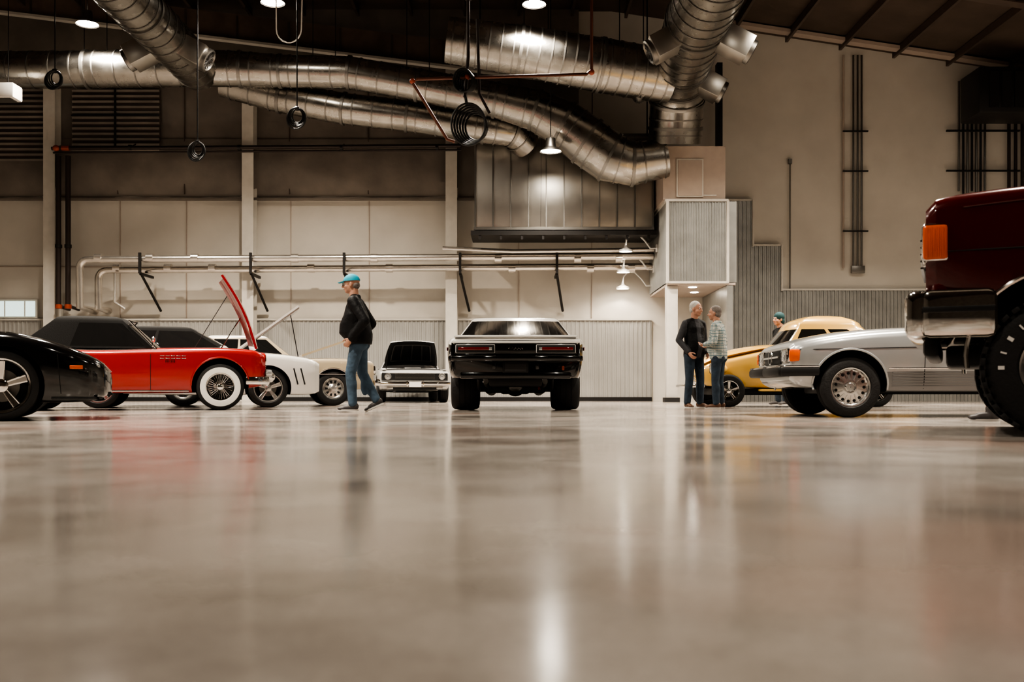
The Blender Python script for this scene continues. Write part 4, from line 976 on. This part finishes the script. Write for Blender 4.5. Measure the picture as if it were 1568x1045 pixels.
def duct(pts, rs, step=.55, band=.035, m=M_duct):
    mb = MB(); pts = [V(p) for p in pts]; n = len(pts); rr = rs if isinstance(rs, list) else [rs]*n
    mb.tube(pts, rr, m, 36)
    for i in range(n-1):
        a, b = pts[i], pts[i+1]; L = (b-a).length; d = (b-a)/L; t = step*.5 if L > step else L*.5
        while t < L:
            p = a+d*t; r = rr[i]+(rr[i+1]-rr[i])*t/L; mb.tube([p-d*band*.5, p+d*band*.5], r+.015, M_duct2, 36); t += step
        if i > 0:
            dm = (pts[i+1]-pts[i-1]).normalized(); mb.tube([a-dm*.04, a+dm*.04], rr[i]+.03, M_duct2, 36)
    return mb
mb = duct([(-19.8, 26.3, 8.78), (-14, 26.3, 8.78), (-11.2, 26.3, 8.80), (-8.3, 26.3, 8.84), (-7.2, 26.4, 8.84), (-6.16, 26.5, 8.82), (-4.33, 26.5, 8.78), (-2.5, 26.5, 8.45), (-.42, 26.5, 8.05), (.63, 26.5, 7.78), (1.4, 26.5, 7.40), (2.0, 26.5, 6.95), (2.6, 26.5, 6.52), (3.2, 26.5, 6.35), (4.1, 26.5, 6.5)],
          [.48, .48, .48, .48, .46, .42, .42, .42, .46, .54, .62, .66, .66, .58, .5]); mb.obj('supply_air_duct')
mb = duct([(-7.9, 27.3, 8.78), (-6.33, 27.3, 8.36), (-4.59, 27.2, 8.02), (-2.85, 27.2, 7.82), (-.77, 27.2, 7.50), (.0, 27.4, 7.45), (.4, 27.8, 7.2)], .42); mb.obj('return_air_duct')
mb = duct([(-1.6, 24.6, 8.98), (.2, 24.7, 8.75), (2.2, 24.9, 8.45), (4.0, 25.2, 8.25)], [.55, .6, .66, .66], step=.3); mb.obj('large_crossover_duct')
mb = duct([(4.35, 26.6, 6.9), (4.35, 26.5, 7.3), (4.35, 26.25, 7.95), (4.33, 25.7, 8.35), (4.25, 24.8, 8.5), (4.1, 22, 8.5), (3.9, 14, 8.5), (3.8, 6, 8.5)], .70, step=.5)
def nozzle(mb, c, sd, r):
    R = Matrix.Rotation(sd*math.radians(28), 3, 'Y'); d = R @ V((sd, 0, 0)); p = V(c)+d*(r+.20)
    mb.box(p, (.66, .66, .52), M_plen, R, .02); q = p+d*.32; mb.lathe([(0, .28), (.10, .28), (.12, .24), (.05, .22), (.05, .01)], q, d, M_duct2, 24)
    for k in range(6): t = math.pi*k/6; u = d.orthogonal().normalized(); w = d.cross(u); e = (u*math.cos(t)+w*math.sin(t))*.22; mb.tube([q+d*.08-e, q+d*.08+e], .012, M_dark, 5)
for y in (25.2, 22.2, 16, 10):
    for sd in (1, -1): nozzle(mb, (4.2, y, 8.45), sd, .68)
mb.obj('trunk_duct')
mb = duct([(-8.26, 26.2, 8.75), (-8.26, 22, 8.75), (-8.26, 14, 8.75), (-8.26, 6, 8.75)], .54, step=.5)
for y in (23.9, 18, 12):
    for sd in (1, -1): nozzle(mb, (-8.26, y, 8.75), sd, .5)
mb.obj('branch_duct')
mb = MB()
for x, y, z in ((-14, 26.3, 9.5), (-11, 26.3, 9.5), (-5, 26.5, 9.45), (-2.5, 26.5, 9.1), (.6, 24.75, 9.5), (3, 25, 9.3), (-8.26, 22.9, 9.5)):
    for o_ in (-.3, .3): mb.tube([(x+o_, y, z-.3), (x+o_, y, 11.5)], .012, M_dark, 6)
mb.obj('duct_hangers')
mb = MB(); mb.box((1.45, 28.5, 6.15), (5.0, 1.3, 2.65), M_plen, b=.01)
for k in range(11): mb.box((-1.03+.497*k, 27.83, 6.15), (.035, .05, 2.65), M_duct2)
for z in (4.84, 7.46): mb.box((1.45, 27.82, z), (5.04, .07, .07), M_duct2)
mb.box((1.45, 28.5, 4.72), (5.2, 1.45, .12), M_dark)
for k in range(9): mb.box((-.9+.59*k, 27.85, 4.62), (.06, .1, .16), M_dark)
for x in (-.9, 3.8):
    mb.tube([(x, 28.0, 4.7), (x, 28.0, 11.5)], .02, M_dark, 6)
mb.tube([(.8, 27.86, 4.9), (.82, 27.86, 7.4)], .012, M_dark, 6)
mb.obj('sheet_metal_plenum')
for x, y, z in ((3.22, 28.2, 4.30), (3.24, 28.95, 3.80), (3.28, 29.5, 3.38)):
    e = empty('gooseneck_lamp', (x, y, z)); mb = MB()
    mb.tube([(.90, 0, .05), (.7, 0, .04), (.55, 0, .25), (.36, 0, .44), (.15, 0, .45), (.02, 0, .30), (0, 0, .08)], .024, M_enamel, 10); mb.lathe([(.14, .04), (.06, .06), (0, .19), (-.05, .20), (-.05, .18), (0, .15)], (0, 0, 0), (0, 0, 1), M_enamel, 24)
    mb.lathe([(0, .14), (-.03, .09), (-.04, .005)], (0, 0, 0), (0, 0, 1), M_lampS, 16); mb.box((.88, 0, .05), (.05, .2, .2), M_enamel, b=.01); mb.obj('shade', e)
    ld = bpy.data.lights.new('bulb', 'SPOT'); ld.energy = 45; ld.color = (1, .88, .72); ld.spot_size = 2.2; ld.shadow_soft_size = .08; lo = bpy.data.objects.new('bulb', ld); bpy.context.scene.collection.objects.link(lo); lo.parent = e; lo.location = (0, 0, -.08)

def cord(name, x, y, ztop, zc_, R, n=5, r=.018):
    mb = MB(); mb.tube([(x, y, ztop), (x, y, zc_+R)], r*.8, M_blackp, 8)
    for k in range(n):
        rr = R*(1-.10*k); a0 = random.uniform(-.15, .15)
        pts = [(x+rr*.85*math.cos(t), y+.03*(k-n/2)+.04*math.sin(t+k), zc_+R-rr+rr*math.sin(t)+a0*.1) for t in np.linspace(0, 2*math.pi, 25)[:-1]]; mb.tube(pts, r, M_blackp, 8, closed=True)
    mb.tube([(x-.04, y, zc_+R), (x+.04, y, zc_+R)], .05, M_dark, 10); mb.obj(name)
cord('hanging_air_hose', -6.95, 22, 11.2, 5.58, .22)
cord('hanging_air_hose', -4.75, 22, 11.2, 6.3, .24)
cord('hanging_air_hose', -10.1, 22, 11.2, 7.15, .22)
mb = MB(); mb.tube([(-5.3, 22.3, 11.2), (-5.28, 22.3, 8.5)] + [(-5.0+.28*math.cos(t), 22.3, 8.4+.3*math.sin(t)) for t in np.linspace(math.pi, 2*math.pi, 10)] + [(-4.7, 22.3, 9.2)], .015, M_enamel, 8); mb.obj('hanging_white_cable')
mb = MB(); y = 20
mb.tube([(1.6, y, 11.4), (1.6, y, 6.75), (1.5, y, 6.66), (-1.9, y, 6.56), (-2.0, y, 6.50), (-1.3, y, 5.35), (-1.15, y, 5.3)], .032, M_copper, 10)
mb.tube([(-.88, y, 11.4), (-.88, y, 7.0), (-.95, y, 6.2)], .035, M_iron, 10); mb.tube([(-.7, y+.1, 7.8), (-.66, y+.1, 6.3), (-.45, y+.1, 5.9)], .03, M_iron, 8)
for p in ((1.6, y, 6.7), (-2.0, y, 6.52), (-.9, y, 6.6)): mb.ell(p, (.06, .06, .06), M_red, 12)
mb.tube([(-1.3, y, 9.2), (-.4, y, 9.2)], .04, M_iron, 8); mb.box((-.88, y, 8.4), (.14, .14, .5), M_iron, b=.03)
for cx, cz, R, n in ((-.87, 5.62, .40, 6), (-.98, 6.5, .22, 5)):
    for k in range(n):
        rr = R*(1-.07*k); mb.tube([(cx+rr*.85*math.cos(t)+.03*k, y+.04*(k-3), cz+rr*1.05*math.sin(t)) for t in np.linspace(0, 2*math.pi, 33)[:-1]], .022, M_blackp, 8, closed=True)
mb.tube([(-.95, y, 6.3), (-.9, y, 6.0)], .03, M_blackp, 8)
mb.obj('hose_drop_station')

LAMP = 720
def highbay(x, y, z, en=LAMP):
    e = empty('high_bay_lamp', (x, y, z)); mb = MB()
    mb.lathe([(.34, .05), (.32, .12), (.12, .14), (.08, .16), (0, .27), (-.02, .28)], (0, 0, 0), (0, 0, 1), M_duct2, 28)
    mb.lathe([(0, .25), (-.005, .2), (-.008, .005)], (0, 0, 0), (0, 0, 1), M_lamp, 24); mb.tube([(0, 0, .3), (0, 0, zc(x)-z-.3)], .012, M_dark, 6)
    mb.obj('reflector', e)
    ld = bpy.data.lights.new('bulb', 'AREA'); ld.shape = 'DISK'; ld.size = .5; ld.energy = en; ld.color = (1.0, .90, .77); ld.spread = math.radians(128)
    lo = bpy.data.objects.new('bulb', ld); bpy.context.scene.collection.objects.link(lo); lo.parent = e; lo.location = (0, 0, -.03)
for x, y, z in ((-10.75, 25.2, 9.6), (-5.6, 23.3, 9.4), (.52, 23.4, 9.4), (12.0, 20.5, 9.0), (7.0, 20.5, 9.2)): highbay(x, y, z)  # last entry is an added, unseen lamp that brightens the right wall
highbay(1.0, 25.7, 6.5, en=200)
for x in (-12, -4, 4, 12):
    for y in (16, 9, 2): highbay(x + (.9 if x == 4 else 0) + (-1.2 if x == -4 else 0), y, 9.2, (LAMP if y > 5 else LAMP*.28)*(1.15 if abs(x) < 5 else .8))

w = bpy.data.worlds.new('hall_ambient'); bpy.context.scene.world = w; w.use_nodes = True
w.node_tree.nodes['Background'].inputs[0].default_value = (.9, .8, .7, 1); w.node_tree.nodes['Background'].inputs[1].default_value = .15
cam = bpy.data.cameras.new('camera'); co = bpy.data.objects.new('camera', cam); bpy.context.scene.collection.objects.link(co)
co.location = (0, 0, .265); co.rotation_euler = (math.pi/2, 0, 0); cam.lens = 35; cam.sensor_width = 36; cam.shift_y = 78.5/1568
cam.clip_end = 200; cam.dof.use_dof = True; cam.dof.focus_distance = 14; cam.dof.aperture_fstop = 2.8
bpy.context.scene.camera = co
try:
    bpy.context.scene.view_settings.look = 'AgX - High Contrast'
except Exception as ex: print(ex)
